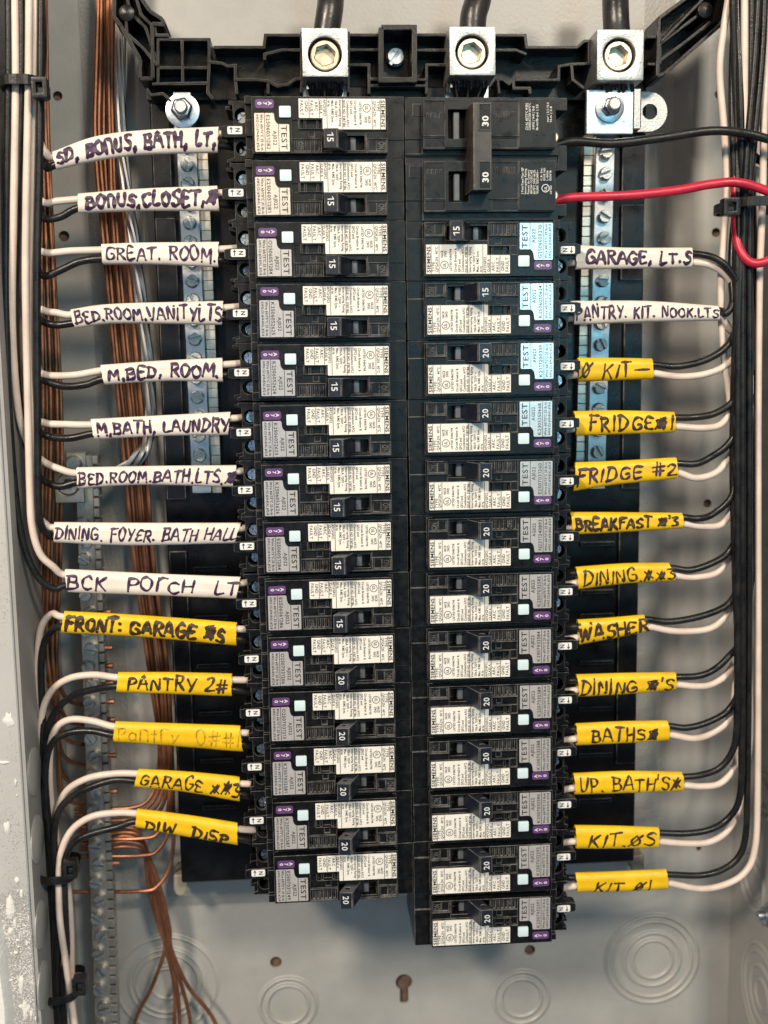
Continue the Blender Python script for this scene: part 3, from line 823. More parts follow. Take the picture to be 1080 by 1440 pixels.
    for o_, k_ in ((lab, .16), (tl_, .16), (st, .22)): o_.location = Vector((rnd.uniform(-k_, k_), 0, rnd.uniform(-k_, k_))) * MM; o_.rotation_euler = (0, math.radians(rnd.uniform(-.4, .4)) * (.4 if o_ is not st else 2), 0)
    def btn(p):
        q = MB(); q.slab(rrect(U(401), U(335), V(206), V(142), .5), [], lambda u, v: P(u, v, -1.1), lambda u, v: P(u, v, .1)); return q.build('test_button', 'button', p, bevel=.3, origin=L0, segs=2, smooth=True)
    part('btn', 'test_button', root, btn)
    # toggle
    def post(p):
        q = MB(); u0 = 20.5 if not off else 28.6; q.box(-u0 - 2.5, -u0, 3.6, 8.5, V(378), V(300)); return q.build('toggle_post', 'post', p, bevel=.3, origin=L0)
    def hand(p):
        q = MB(); pr = [(22.5, 5), (29, 5), (31.2, -.5), (34.5, -7.9), (34.2, -8.9), (28.9, -9.4), (28.3, -9.0), (26.0, -3), (24.2, 1.5)]
        hc_ = circle(30.6, -5.0, 1.15, 14)
        if off: pr = [(51.3 - a, c) for a, c in pr]; hc_ = [(51.3 - a, c) for a, c in hc_]
        q.slab(pr, [hc_], lambda u, d: P(u, V(288) + .1, d), lambda u, d: P(u, V(380) - .9, d))
        return q.build('toggle_handle', 'handle', p, bevel=.22, wear='wear', origin=L0)
    hd = part('hand%d' % off, 'toggle_handle', root, hand)
    part('post%d' % off, 'toggle_post', hd, post)
    def num(p):
        q = MB(); u_ = 31.6 if not off else 51.3 - 31.6
        s_ = 1 if not off else -1
        rot_ = Vector((s_ * -.12, 0, 0))
        text(q, str(amps), P(u_, V(336), -9.42) - TY * 1.3, TX, TY, 2.6, 4.1, False, True)
        # the front of the handle is slightly tilted; lay the number on it
        for v in q.v:
            uu = -v.x if not off else 51.3 + v.x
            v.y = -9.4 + (uu - 28.9) / 5.3 * .5 - .09
        return q.build('amp_number', 'white_print', p, origin=L0)
    part('num%d%d' % (amps, off), 'amp_number', hd, num)


LROW = lambda r: -(r - 1) * 25.4
circ = [  # side, row, amps, code, serial, name of the circuit as its sleeve tells it
    ('L', 1, 15, 'AJ022', 'E2506051282', 'SD BONUS BATH'), ('L', 2, 15, 'AJ022', 'E2506051281', 'BONUS CLOSET'), ('L', 3, 15, 'AJ022', 'O2506051284', 'GREAT ROOM'),
    ('L', 4, 15, 'AJ022', 'K2506052625', 'BED ROOM VANITY'), ('L', 5, 15, 'AJ022', 'K2506052624', 'M BED ROOM'), ('L', 6, 15, 'AJ022', 'K2506052623', 'M BATH LAUNDRY'),
    ('L', 7, 15, 'AJ022', 'K2506052626', 'BED ROOM BATH'), ('L', 8, 15, 'AJ022', 'E2506051284', 'DINING FOYER'), ('L', 9, 15, 'AJ022', 'E2506061286', 'BCK PORCH'),
    ('L', 10, 20, 'AJ022', 'O2507031206', 'FRONT GARAGE'), ('L', 11, 20, 'AJ022', 'O2507031213', 'PANTRY 2'), ('L', 12, 20, 'AJ022', 'K2507032581', 'faded PANTRY'),
    ('L', 13, 20, 'AJ022', 'K2507032587', 'yellow GARAGE'), ('L', 14, 20, 'AJ022', 'E2507031249', 'DISP'),
    ('R', 3, 15, 'AJ022', 'G2506050210', 'GARAGE LTS'), ('R', 4, 15, 'AJ022', 'K2506050624', 'PANTRY KIT NOOK'), ('R', 5, 20, 'AF022', 'K2111200339', 'slanting KIT'),
    ('R', 6, 20, 'AG022', 'K2305250668', 'upper FRIDGE'), ('R', 7, 20, 'AJ022', 'E2507031260', 'lower FRIDGE'), ('R', 8, 20, 'AG022', 'N2311240893', 'BREAKFAST'),
    ('R', 9, 20, 'AJ022', 'K2507032585', 'DINING above WASHER'), ('R', 10, 20, 'AJ022', 'K2507032584', 'WASHER'), ('R', 11, 20, 'AJ022', 'K2507032589', 'DINING below WASHER'),
    ('R', 12, 20, 'AJ022', 'K2507032588', 'BATHS'), ('R', 13, 20, 'AJ022', 'K2507032590', 'UP BATHS'), ('R', 14, 20, 'AJ022', 'K2507032592', 'upright KIT above the lowest'), ('R', 15, 20, 'AJ022', 'K2507032591', 'lowest KIT')]
for i, (sd, row, amps, code, ser, nm) in enumerate(circ):
    state = 'toggle thrown the other way' if (sd, row) == ('R', 3) else 'toggle on'
    root = thing('circuit_breaker', '%d amp black breaker, %s, wired from the %s sleeve' % (amps, state, nm), 'breaker', (0, 0, 0), 'single breakers in two columns')
    circuit_breaker(i == 0, root, amps, ser, code, int((sd, row) == ('R', 3)))
    jx, jz = rnd.uniform(-.25, .25), rnd.uniform(-.12, .12)
    root.location = Vector((jx + (-.35 if sd == 'L' else .35), rnd.uniform(-.15, .15), LROW(row) + jz)) * MM
    root.rotation_euler = (0, math.radians(rnd.uniform(-.25, .25)) + (math.pi if sd == 'R' else 0), 0)

# the double-pole breaker -------------------------------------------------
two = thing('double_breaker', 'black two pole 30 amp breaker with tied brown handle', 'breaker', (.35, 0, -12.7))
def U2(zx): return (zx - 40) / 13.95
def Z2(zy): return (235 - zy) / 14.45 - .3
RECT = []
def R2(a, c, e, f, d): RECT.append((min(U2(a), U2(c)), max(U2(a), U2(c)), min(Z2(e), Z2(f)), max(Z2(e), Z2(f)), d))
R2(40, 955, 55, 786, 4.5)
R2(40, 955, 396, 446, 6.0); R2(40, 140, 300, 385, 5.4); R2(40, 140, 665, 786, 5.4); R2(85, 140, 95, 165, 4.0); R2(60, 150, 460, 530, 4.0)
for a, c in ((78, 370), (440, 742)):
    R2(140, 925, a, c, 0.0); R2(140, 925, c - 74, c, .6)
    R2(148, 265, a + 12, c - 80, .5); R2(268, 520, a + 2, c - 8, -.4); R2(545, 700, a + 10, c - 78, .45); R2(705, 922, a + 2, c - 8, -.35)
    R2(284, 405, a + 62, c - 58, 9.0); R2(148, 265, c - 68, c - 10, 1.2); R2(545, 700, c - 66, c - 8, 1.2)
for a in (150, 478):
    for k in range(9): R2(556 + k * 15, 562 + k * 15, a, a + 40, .1)
    for k in range(4): R2(160 + k * 25, 172 + k * 25, a + 10, a + 36, .15)
R2(925, 955, 130, 335, 9.0); R2(925, 955, 490, 690, 9.0)
us = dedup(sorted(set([r[0] for r in RECT] + [r[1] for r in RECT]))); vs = dedup(sorted(set([r[2] for r in RECT] + [r[3] for r in RECT])))
P_old = P
P = lambda u, v, d: Vector((u, d, v))
q = MB(); relief(q, us, vs, fn, 45.0); q = clean(q); q.v = [v + Vector((.35, 0, 0)) for v in q.v]
body2 = q.build('body', 'plastic', two, bevel=.14, wear='wear')
q = MB()
for a, c in ((55, 128), (338, 486), (690, 760)):
    q.box(U2(955) + .35, U2(1012), 5, 40, Z2(c), Z2(a))
q.box(U2(950) + .35, U2(985), 20, 40, Z2(690), Z2(128))
q.build('terminal_flange', 'plastic', two, bevel=.2, wear='wear')
for zy, mt_ in ((268, 'brass'), (622, 'brass')):
    p = Vector((U2(952), 12, Z2(zy))); q = MB(); q.lathe(p, [(2.6, 6), (2.6, .4), (1.9, -.3), (0, -.3)], 16); q.build('terminal_screw', mt_, two, smooth=True)
q = MB(); q.slab([(U2(398), 6), (U2(405), -8.2), (U2(418), -10.2), (U2(522), -10.2), (U2(526), -9.4), (U2(526), 1.0), (U2(470), 4)], [], lambda x, d: Vector((x, d, Z2(150) + 1.2)), lambda x, d: Vector((x, d, Z2(662) + 1.8)))
tie = q.build('toggle_handle', 'tie_handle', two, bevel=.35, wear='wear', segs=2)
q = MB()
wx0, wx1 = U2(448), U2(516)
for a, c in ((150, 300), (480, 640)):
    z1, z0 = Z2(a) + .6, Z2(c) + .6
    q.wall([(wx0, z0), (wx1, z0), (wx1, z1), (wx0, z1), (wx0, z0)], -10.7, -10.1, .5)
q.build('number_frame', 'tie_handle', tie, bevel=.1, wear='wear')
q = MB()
for a, c in ((150, 300), (480, 640)):
    q.box(wx0 + .35, wx1 - .35, -10.26, -10.2, Z2(c) + .9, Z2(a) + .3)
q.build('number_panel', 'plastic', tie)
q = MB()
for zy in (262, 585): text(q, '30', Vector((U2(504), -10.32, Z2(zy) - .6)), Vector((0, 0, 1)), Vector((-1, 0, 0)), 2.6, 4.6, True)
q.build('amp_number', 'white_print', tie)
q = MB()
for a in (78, 440): q.box(U2(325), U2(360), 1.5, 8.5, Z2(a + 235), Z2(a + 70))
q.build('toggle_post', 'post', tie, bevel=.3)
q = MB()
def rt(s, zx, zy, cap, L_=None): text(q, s, Vector((U2(zx), -.45, Z2(zy))), Vector((0, 0, 1)), Vector((-1, 0, 0)), cap, L_)
for s, zx, zy, cap, L_ in (('CU-AL 60/75\u00b0C WIRE', 760, 262, .95, 11), ('CONDUCTORS 60/75\u00b0C', 778, 262, .95, 11), ('AWG | 14-8 | 10-8', 800, 258, .95, 9.5), ('lb-in/lb-po | 25', 822, 262, .95, 10.5), ('mm\u00b2 | 2.1-13.3', 885, 215, .85, 8), ('N.m | 2.8', 903, 215, .85, 6.5),
                           ('2 Pole/Type/Tipo QP', 735, 640, .9, 11), ('Interrupting Rating', 753, 640, .9, 10.5), ('Pouvoir de Coupure', 771, 640, .9, 10), ('10,000 120/240V~', 825, 640, .9, 10), ('48V/24V CC/DC HIZ', 789, 640, .9, 10), ('60/75\u00b0C SWD HACR', 807, 640, .9, 10), ('C.B. Enc.', 848, 560, .8, 5.5), ('ISSUE NO.', 866, 560, .8, 5.5), ('L-0036', 884, 560, .8, 4.2), ('E53618', 902, 560, .8, 4.2), ('LISTED', 905, 640, .8, 3.6)): rt(s, zx, zy, cap, L_)
cc = circle(U2(868), Z2(605), 1.7, 22); ci = circle(U2(868), Z2(605), 1.42, 22)
q.add([(a, -.45, c) for a, c in cc + ci], [(i, (i + 1) % 22, 22 + (i + 1) % 22, 22 + i) for i in range(22)])
rt('UL', 877, 620, 1.2, 1.9)
for s, zx, zy in (('SIEMENS', 895, 676), ('HACR Type 40\u00b0C', 895, 696)):
    text(q, s, Vector((U2(zx), .48, Z2(zy) + .3)), Vector((-1, 0, 0)), Vector((0, 0, -1)), .95, 6 if s[0] == 'S' else 8.5)
q.build('white_print', 'white_print', body2)
P = P_old

# ------------------------------------------------------------------ handwriting: a stroke alphabet
A_ = {
    'A': (.7, [[(0, 0), (.32, 1), (.68, 0)], [(.12, .36), (.58, .36)]]), 'B': (.62, [[(.05, 0), (.08, 1)], [(.0, .97), (.45, .95), (.52, .75), (.42, .57), (.1, .52)], [(.1, .52), (.5, .5), (.6, .25), (.45, .04), (-.02, 0)]]),
    'C': (.6, [[(.58, .84), (.42, 1), (.15, .86), (.02, .5), (.12, .14), (.36, 0), (.6, .12)]]), 'D': (.66, [[(.06, 0), (.1, 1)], [(-.02, .98), (.36, .92), (.62, .6), (.56, .26), (.34, .06), (0, 0)]]),
    'E': (.55, [[(.52, .96), (.06, 1), (.04, 0), (.55, .04)], [(.06, .5), (.44, .54)]]), 'e': (.5, [[(.5, .9), (.2, 1), (.04, .75), (.12, .54), (.36, .52)], [(.12, .52), (.02, .25), (.16, .02), (.52, .08)]]), 'F': (.55, [[(.05, 0), (.1, 1)], [(0, .98), (.6, 1)], [(.08, .55), (.45, .58)]]),
    'G': (.68, [[(.6, .84), (.42, 1), (.14, .86), (.02, .46), (.14, .1), (.4, 0), (.62, .2), (.62, .44), (.36, .44)]]), 'H': (.62, [[(.05, 0), (.05, 1)], [(.56, 0), (.58, 1)], [(.05, .48), (.57, .52)]]),
    'I': (.16, [[(.06, 0), (.09, 1)]]), 'K': (.6, [[(.05, 0), (.07, 1)], [(.55, 1), (.09, .44)], [(.2, .56), (.58, 0)]]), 'L': (.5, [[(.06, 1), (.04, 0), (.5, .05)]]), 'M': (.8, [[(0, 0), (.1, 1), (.38, .4), (.66, 1), (.76, 0)]]),
    'N': (.64, [[(.03, 0), (.06, 1), (.54, .02), (.58, 1)]]), 'n': (.6, [[(.03, 0), (.05, .96), (.3, 1), (.5, .8), (.54, 0)]]), 'O': (.64, [[(.32, 1), (.06, .78), (.03, .3), (.28, 0), (.56, .22), (.58, .74), (.32, 1)]]), 'P': (.58, [[(.06, 0), (.08, 1)], [(0, .96), (.44, .96), (.55, .74), (.4, .5), (.08, .46)]]),
    'R': (.62, [[(.06, 0), (.08, 1)], [(0, .96), (.42, .96), (.54, .76), (.4, .54), (.1, .48)], [(.24, .5), (.6, 0)]]), 'r': (.5, [[(.06, 0), (.06, .98)], [(.05, .75), (.25, 1), (.52, .95)]]), 'S': (.55, [[(.52, .86), (.34, 1), (.08, .86), (.1, .62), (.44, .42), (.5, .16), (.28, 0), (.0, .12)]]),
    'T': (.62, [[(.3, 0), (.33, 1)], [(0, .97), (.66, 1)]]), 'U': (.62, [[(.04, 1), (.05, .25), (.26, 0), (.5, .2), (.56, 1)]]), 'V': (.62, [[(0, 1), (.3, 0), (.6, 1)]]), 'W': (.86, [[(0, 1), (.2, 0), (.42, .7), (.6, 0), (.84, 1)]]), 'Y': (.6, [[(0, 1), (.28, .48)], [(.6, 1), (.2, 0)]]),
    '1': (.2, [[(.1, 0), (.1, 1)]]), '2': (.55, [[(.03, .82), (.25, 1), (.48, .8), (.36, .45), (.0, .02), (.56, .04)]]), '3': (.5, [[(.02, .95), (.46, .95), (.2, .58), (.48, .4), (.4, .06), (0, .06)]]), '#': (.75, [[(.2, 0), (.28, 1)], [(.48, 0), (.56, 1)], [(0, .32), (.72, .36)], [(.04, .66), (.76, .7)]]),
    '.': (.16, [[(.04, .06), (.1, .02)]]), ',': (.2, [[(.12, .14), (.02, -.16)]]), ':': (.16, [[(.05, .1), (.1, .08)], [(.05, .72), (.1, .7)]]), "'": (.14, [[(.08, 1.05), (.05, .78)]]), ' ': (.34, []),
    '@': (.75, [[(0, .1), (.7, .9), (.1, .3), (.62, .95), (.2, .1), (.72, .6), (.06, .8), (.6, .15), (.3, .9), (.5, .05)]]), '%': (.7, [[(.0, .05), (.66, 1)], [(.3, .95), (.1, .5), (.3, .05), (.52, .45), (.3, .95)]]), '$': (.66, [[(.0, 0), (.5, .9), (.2, .2), (.66, .8), (.3, .1)], [(.1, .7), (.6, .2)]]),
    'a': (.55, [[(.5, .6), (.2, .68), (.04, .3), (.2, 0), (.48, .25), (.5, .62), (.52, 0)]]), 't': (.4, [[(.2, 1), (.2, 0)], [(0, .66), (.4, .7)]]), 'y': (.5, [[(0, .66), (.2, .2)], [(.48, .7), (.1, -.2)]]), '-': (.9, [[(0, .5), (.9, .6)]])}


class Sleeve:
    def __init__(s, top, bot, Y0, Y1):
        s.T = catmull([Vector((a, c, 0)) for a, c in top], 10); s.B = catmull([Vector((a, c, 0)) for a, c in bot], 10); s.Y0, s.Y1 = Y0, Y1; s.ph = top[0][1] * .37

    @staticmethod
    def _s(L, t):
        seg = [(L[i + 1] - L[i]).length for i in range(len(L) - 1)]; tot = sum(seg); d = t * tot
        for i, g in enumerate(seg):
            if d <= g or i == len(seg) - 1: return L[i].lerp(L[i + 1], d / g if g else 0)
            d -= g

    def frame(s, t):
        a, c = s._s(s.T, t), s._s(s.B, t); Y = s.Y0 + (s.Y1 - s.Y0) * t
        A, B = at(a.x, a.y, Y), at(c.x, c.y, Y)
        return (A + B) / 2, (A - B) / 2

    def pt(s, t, k, off=0.0, hy=2.5):
        C, H = s.frame(t); k = max(-1.0, min(1.0, k)); h = H.length
        # rounded, slightly pillowed section with two faint wire ridges
        y = hy * (1 - abs(k) ** 3.2) ** (1 / 2.2)
        y += .10 * math.sin(t * 23 + k * 2.1 + s.Y0 * 3 + s.ph) + .07 * math.sin(t * 57 + k * 4 + s.ph * 2) + .05 * math.sin(t * 91 - k * 5)
        y += .28 * math.exp(-((k - .42) / .26) ** 2) + .28 * math.exp(-((k + .42) / .26) ** 2) - .15
        return C + H * k * (1 - .0) + Vector((0, -y - off, 0))


def ribbon(mb, pts, w_, f):
    k = len(pts); pts = [Vector((p[0], p[1], 0)) for p in pts]
    sm = catmull(pts, 4) if k > 2 else [pts[0].lerp(pts[-1], i / 5) for i in range(6)]
    k = len(sm); vs = []; fs = []
    for i in range(k):
        t = (sm[min(i + 1, k - 1)] - sm[max(i - 1, 0)])
        t = t.normalized() if t.length > 1e-9 else Vector((1, 0, 0)); n_ = Vector((-t.y, t.x, 0))
        ww = w_ * (.92 + .3 * math.sin(i * .75 + pts[0].x * 7)) * (.8 if i in (0, k - 1) else 1)
        vs += [f(sm[i] + n_ * ww), f(sm[i]), f(sm[i] - n_ * ww)]
    for i in range(k - 1):
        fs += [(3 * i, 3 * i + 1, 3 * i + 4, 3 * i + 3), (3 * i + 1, 3 * i + 2, 3 * i + 5, 3 * i + 4)]
    mb.add(vs, fs)
    for e in (0, k - 1):                                    # rounded ends
        ring = [f(sm[e] + Vector((math.cos(a), math.sin(a), 0)) * w_ * .85) for a in [2 * math.pi * i / 9 for i in range(9)]]
        mb.add(ring, [tuple(range(9))])


def handwriting(sl, s, x0, x1, lo, hi, slant, wid, xa, xb, off=.1, seed=1):
    """letters of s between photo columns x0..x1 on the sleeve that runs xa..xb; lo, hi in sleeve half-heights"""
    rg = random.Random(seed); q = MB()
    tot = sum(A_[c][0] + .2 for c in s) - .2; L_ = (sl.frame(1)[0] - sl.frame(0)[0]).length
    H0 = sl.frame(.5)[1].length; t0, t1 = (x0 - xa) / (xb - xa), (x1 - xa) / (xb - xa); x = 0.0
    for c in s:
        adv, st = A_[c]; dy = rg.uniform(-.09, .08); sc_ = rg.uniform(.84, 1.1); sl_ = slant + rg.uniform(-.16, .16)
        for line in st:
            pts = []
            for a, b_ in line:
                a += rg.uniform(-.045, .045); b_ += rg.uniform(-.05, .05)
                xx = (x + a + sl_ * b_ * .5) / tot; kk = lo + (hi - lo) * (b_ * sc_ + dy)
                pts.append(((t0 + (t1 - t0) * xx) * L_, kk * H0))
            ribbon(q, pts, wid, lambda p: sl.pt(p.x / L_, p.y / H0, off + rg.uniform(0, .015)))
        x += adv + .2
    return q


SL = [  # side, row, top edge, bottom edge, text, x0, x1, lo, hi, slant, stroke, colour, description
    ('L', 1, [(75, 213), (133, 192), (200, 183), (307, 178)], [(80, 239), (133, 227), (200, 218), (307, 215)], 'SD, BOnUS, BATH, LT,', 82, 304, -.52, .62, .12, .48, 'sleeve', 'curved white sleeve lettered SD, BONUS, BATH, LT'),
    ('L', 2, [(110, 272), (200, 265), (307, 261)], [(112, 300), (200, 297), (307, 297)], 'BOnUS,CLOSET,@', 123, 305, -.55, .62, .05, .46, 'sleeve', 'white sleeve lettered BONUS, CLOSET with a blotted end'),
    ('L', 3, [(143, 343), (200, 341), (307, 340)], [(145, 372), (217, 372), (307, 376)], 'GREAT. ROOM.', 150, 304, -.58, .55, .1, .36, 'sleeve', 'white sleeve lettered GREAT. ROOM.'),
    ('L', 4, [(99, 435), (160, 427), (313, 423)], [(107, 462), (167, 455), (313, 457)], 'BeD.ROOM.VANITYLTS', 107, 312, -.6, .6, .08, .38, 'sleeve', 'white sleeve lettered BED. ROOM. VANITY LTS'),
    ('L', 5, [(142, 513), (225, 507), (313, 503)], [(147, 541), (233, 536), (313, 537)], 'M,BED, ROOM.', 154, 307, -.55, .6, .1, .42, 'sleeve', 'white sleeve lettered M, BED, ROOM.'),
    ('L', 6, [(129, 589), (225, 584), (323, 579)], [(133, 618), (233, 613), (322, 612)], 'M,BATH, LAUNDRY', 138, 322, -.58, .52, .12, .42, 'sleeve', 'white sleeve lettered M, BATH, LAUNDRY'),
    ('L', 7, [(109, 657), (217, 655), (332, 654)], [(110, 687), (200, 682), (328, 685)], 'BeD.ROOM.BATH.LTS.@', 112, 330, -.6, .6, .15, .36, 'sleeve', 'white sleeve lettered BED. ROOM. BATH. LTS'),
    ('L', 8, [(77, 734), (200, 735), (338, 735)], [(77, 763), (183, 767), (330, 764)], 'DINING. FOYeR. BATH HALL', 80, 334, -.55, .55, .1, .36, 'sleeve', 'white sleeve lettered DINING. FOYER. BATH HALL'),
    ('L', 9, [(93, 800), (233, 807), (338, 811)], [(95, 833), (233, 838), (332, 842)], 'BCK  POrCH  LT', 95, 336, -.6, .55, .06, .4, 'sleeve', 'white sleeve lettered BCK PORCH LT'),
    ('L', 10, [(90, 859), (200, 865), (333, 875)], [(88, 890), (200, 896), (332, 908)], 'FRONT: GARAGE @S', 94, 316, -.6, .6, .08, .55, 'yellow', 'yellow sleeve with heavy lettering FRONT. GARAGE'),
    ('L', 11, [(167, 945), (245, 945), (327, 947)], [(164, 973), (245, 976), (325, 979)], 'PANTRY 2#', 180, 320, -.55, .62, .16, .42, 'yellow', 'yellow sleeve lettered PANTRY 2#'),
    ('L', 12, [(162, 1014), (245, 1017), (339, 1020)], [(161, 1043), (233, 1048), (340, 1057)], 'Pantry  O##1', 166, 337, -.6, .6, .06, .26, 'yellow', 'yellow sleeve with faded, barely legible PANTRY lettering'),
    ('L', 13, [(194, 1081), (265, 1085), (338, 1092)], [(190, 1106), (265, 1114), (336, 1127)], 'GARAGe $$3', 198, 336, -.6, .6, .14, .34, 'yellow', 'left yellow sleeve lettered GARAGE with crossed out end'),
    ('L', 14, [(194, 1137), (265, 1146), (335, 1157)], [(190, 1163), (267, 1177), (333, 1188)], 'DIW  DISP', 206, 322, -.9, .06, .12, .46, 'yellow', 'yellow sleeve lettered DISP along its lower edge'),
    ('R', 3, [(807, 344), (879, 348), (972, 348)], [(809, 379), (879, 378), (971, 377)], 'GARAGE, LT.S', 822, 968, -.55, .55, .12, .46, 'sleeve', 'white sleeve lettered GARAGE, LT.S right of the breakers'),
    ('R', 4, [(803, 423), (908, 423), (1009, 430)], [(806, 457), (908, 453), (1010, 451)], 'PANTRY. KIT. NOOK.LTS', 808, 1007, -.55, .5, .14, .34, 'sleeve', 'white sleeve lettered PANTRY. KIT. NOOK. LTS'),
    ('R', 5, [(812, 503), (865, 503), (916, 504)], [(813, 537), (865, 535), (917, 533)], '% KIT-', 814, 908, -.75, .5, .25, .36, 'yellow', 'yellow sleeve lettered KIT with slanting strokes, above FRIDGE'),
    ('R', 6, [(807, 578), (870, 577), (947, 579)], [(809, 613), (870, 611), (948, 608)], 'FRIDGe@1', 826, 944, -.6, .55, .12, .42, 'yellow', 'yellow sleeve lettered FRIDGE #1'),
    ('R', 7, [(808, 650), (863, 648), (950, 643)], [(806, 691), (863, 682), (951, 673)], 'FRIDGE #2', 810, 948, -.55, .55, .06, .42, 'yellow', 'yellow sleeve with torn end lettered FRIDGE #2'),
    ('R', 8, [(802, 720), (863, 720), (958, 721)], [(804, 752), (863, 749), (959, 743)], "BREAKFAST @'3", 808, 950, -.58, .5, .12, .42, 'yellow', 'yellow sleeve lettered BREAKFAST'),
    ('R', 9, [(809, 797), (877, 792), (940, 791)], [(813, 829), (877, 821), (948, 817)], 'DINING.$$3', 818, 944, -.75, .5, .25, .34, 'yellow', 'yellow sleeve lettered DINING, between BREAKFAST and WASHER'),
    ('R', 10, [(813, 871), (860, 868), (905, 864)], [(813, 907), (860, 898), (910, 888)], 'WASHER', 813, 908, -.75, .6, .1, .44, 'yellow', 'short yellow sleeve lettered WASHER'),
    ('R', 11, [(811, 948), (880, 946), (949, 945)], [(812, 980), (880, 976), (949, 970)], "DINING @'S", 815, 944, -.75, .5, .12, .4, 'yellow', 'yellow sleeve lettered DINING, between WASHER and BATHS'),
    ('R', 12, [(809, 1017), (875, 1014), (938, 1013)], [(811, 1048), (875, 1045), (940, 1041)], 'BATHS@', 830, 922, -.7, .5, .22, .38, 'yellow', 'yellow sleeve lettered BATHS with a blotted end'),
    ('R', 13, [(805, 1087), (880, 1084), (959, 1085)], [(809, 1117), (880, 1115), (959, 1112)], "UP. BATH'S$", 813, 954, -.65, .65, .18, .36, 'yellow', 'yellow sleeve lettered UP. BATHS'),
    ('R', 14, [(809, 1160), (865, 1161), (925, 1163)], [(809, 1193), (865, 1193), (925, 1192)], 'KIT.%S', 826, 917, -.6, .5, .25, .38, 'yellow', 'yellow sleeve lettered KIT, second from the bottom at right'),
    ('R', 15, [(810, 1227), (870, 1225), (937, 1222)], [(810, 1254), (870, 1253), (937, 1250)], 'KIT %1', 834, 912, -.84, .22, .3, .38, 'yellow', 'lowest yellow sleeve at right, lettered KIT near its underside')]

HEAVY = {('L', 1): 1.2, ('L', 2): 1.25, ('L', 5): 1.1, ('L', 10): 1.15, ('R', 3): 1.1, ('R', 6): 1.1, ('R', 8): 1.15, ('R', 10): 1.15, ('L', 12): .8}
SL = [r_[:10] + ((r_[10] * 1.32 + .06) * HEAVY.get((r_[0], r_[1]), 1),) + r_[11:] for r_ in SL]
short = {(c[0], c[1]): c[5] for c in circ}


def wire(label, colr, pts, r=1.62, group=None, n=10, step=5, name='wire'):
    q = MB(); q.tube(catmull(pts, step), r, n)
    o = q.build(name, colr, smooth=True); return tag(o, label, 'wire', group)


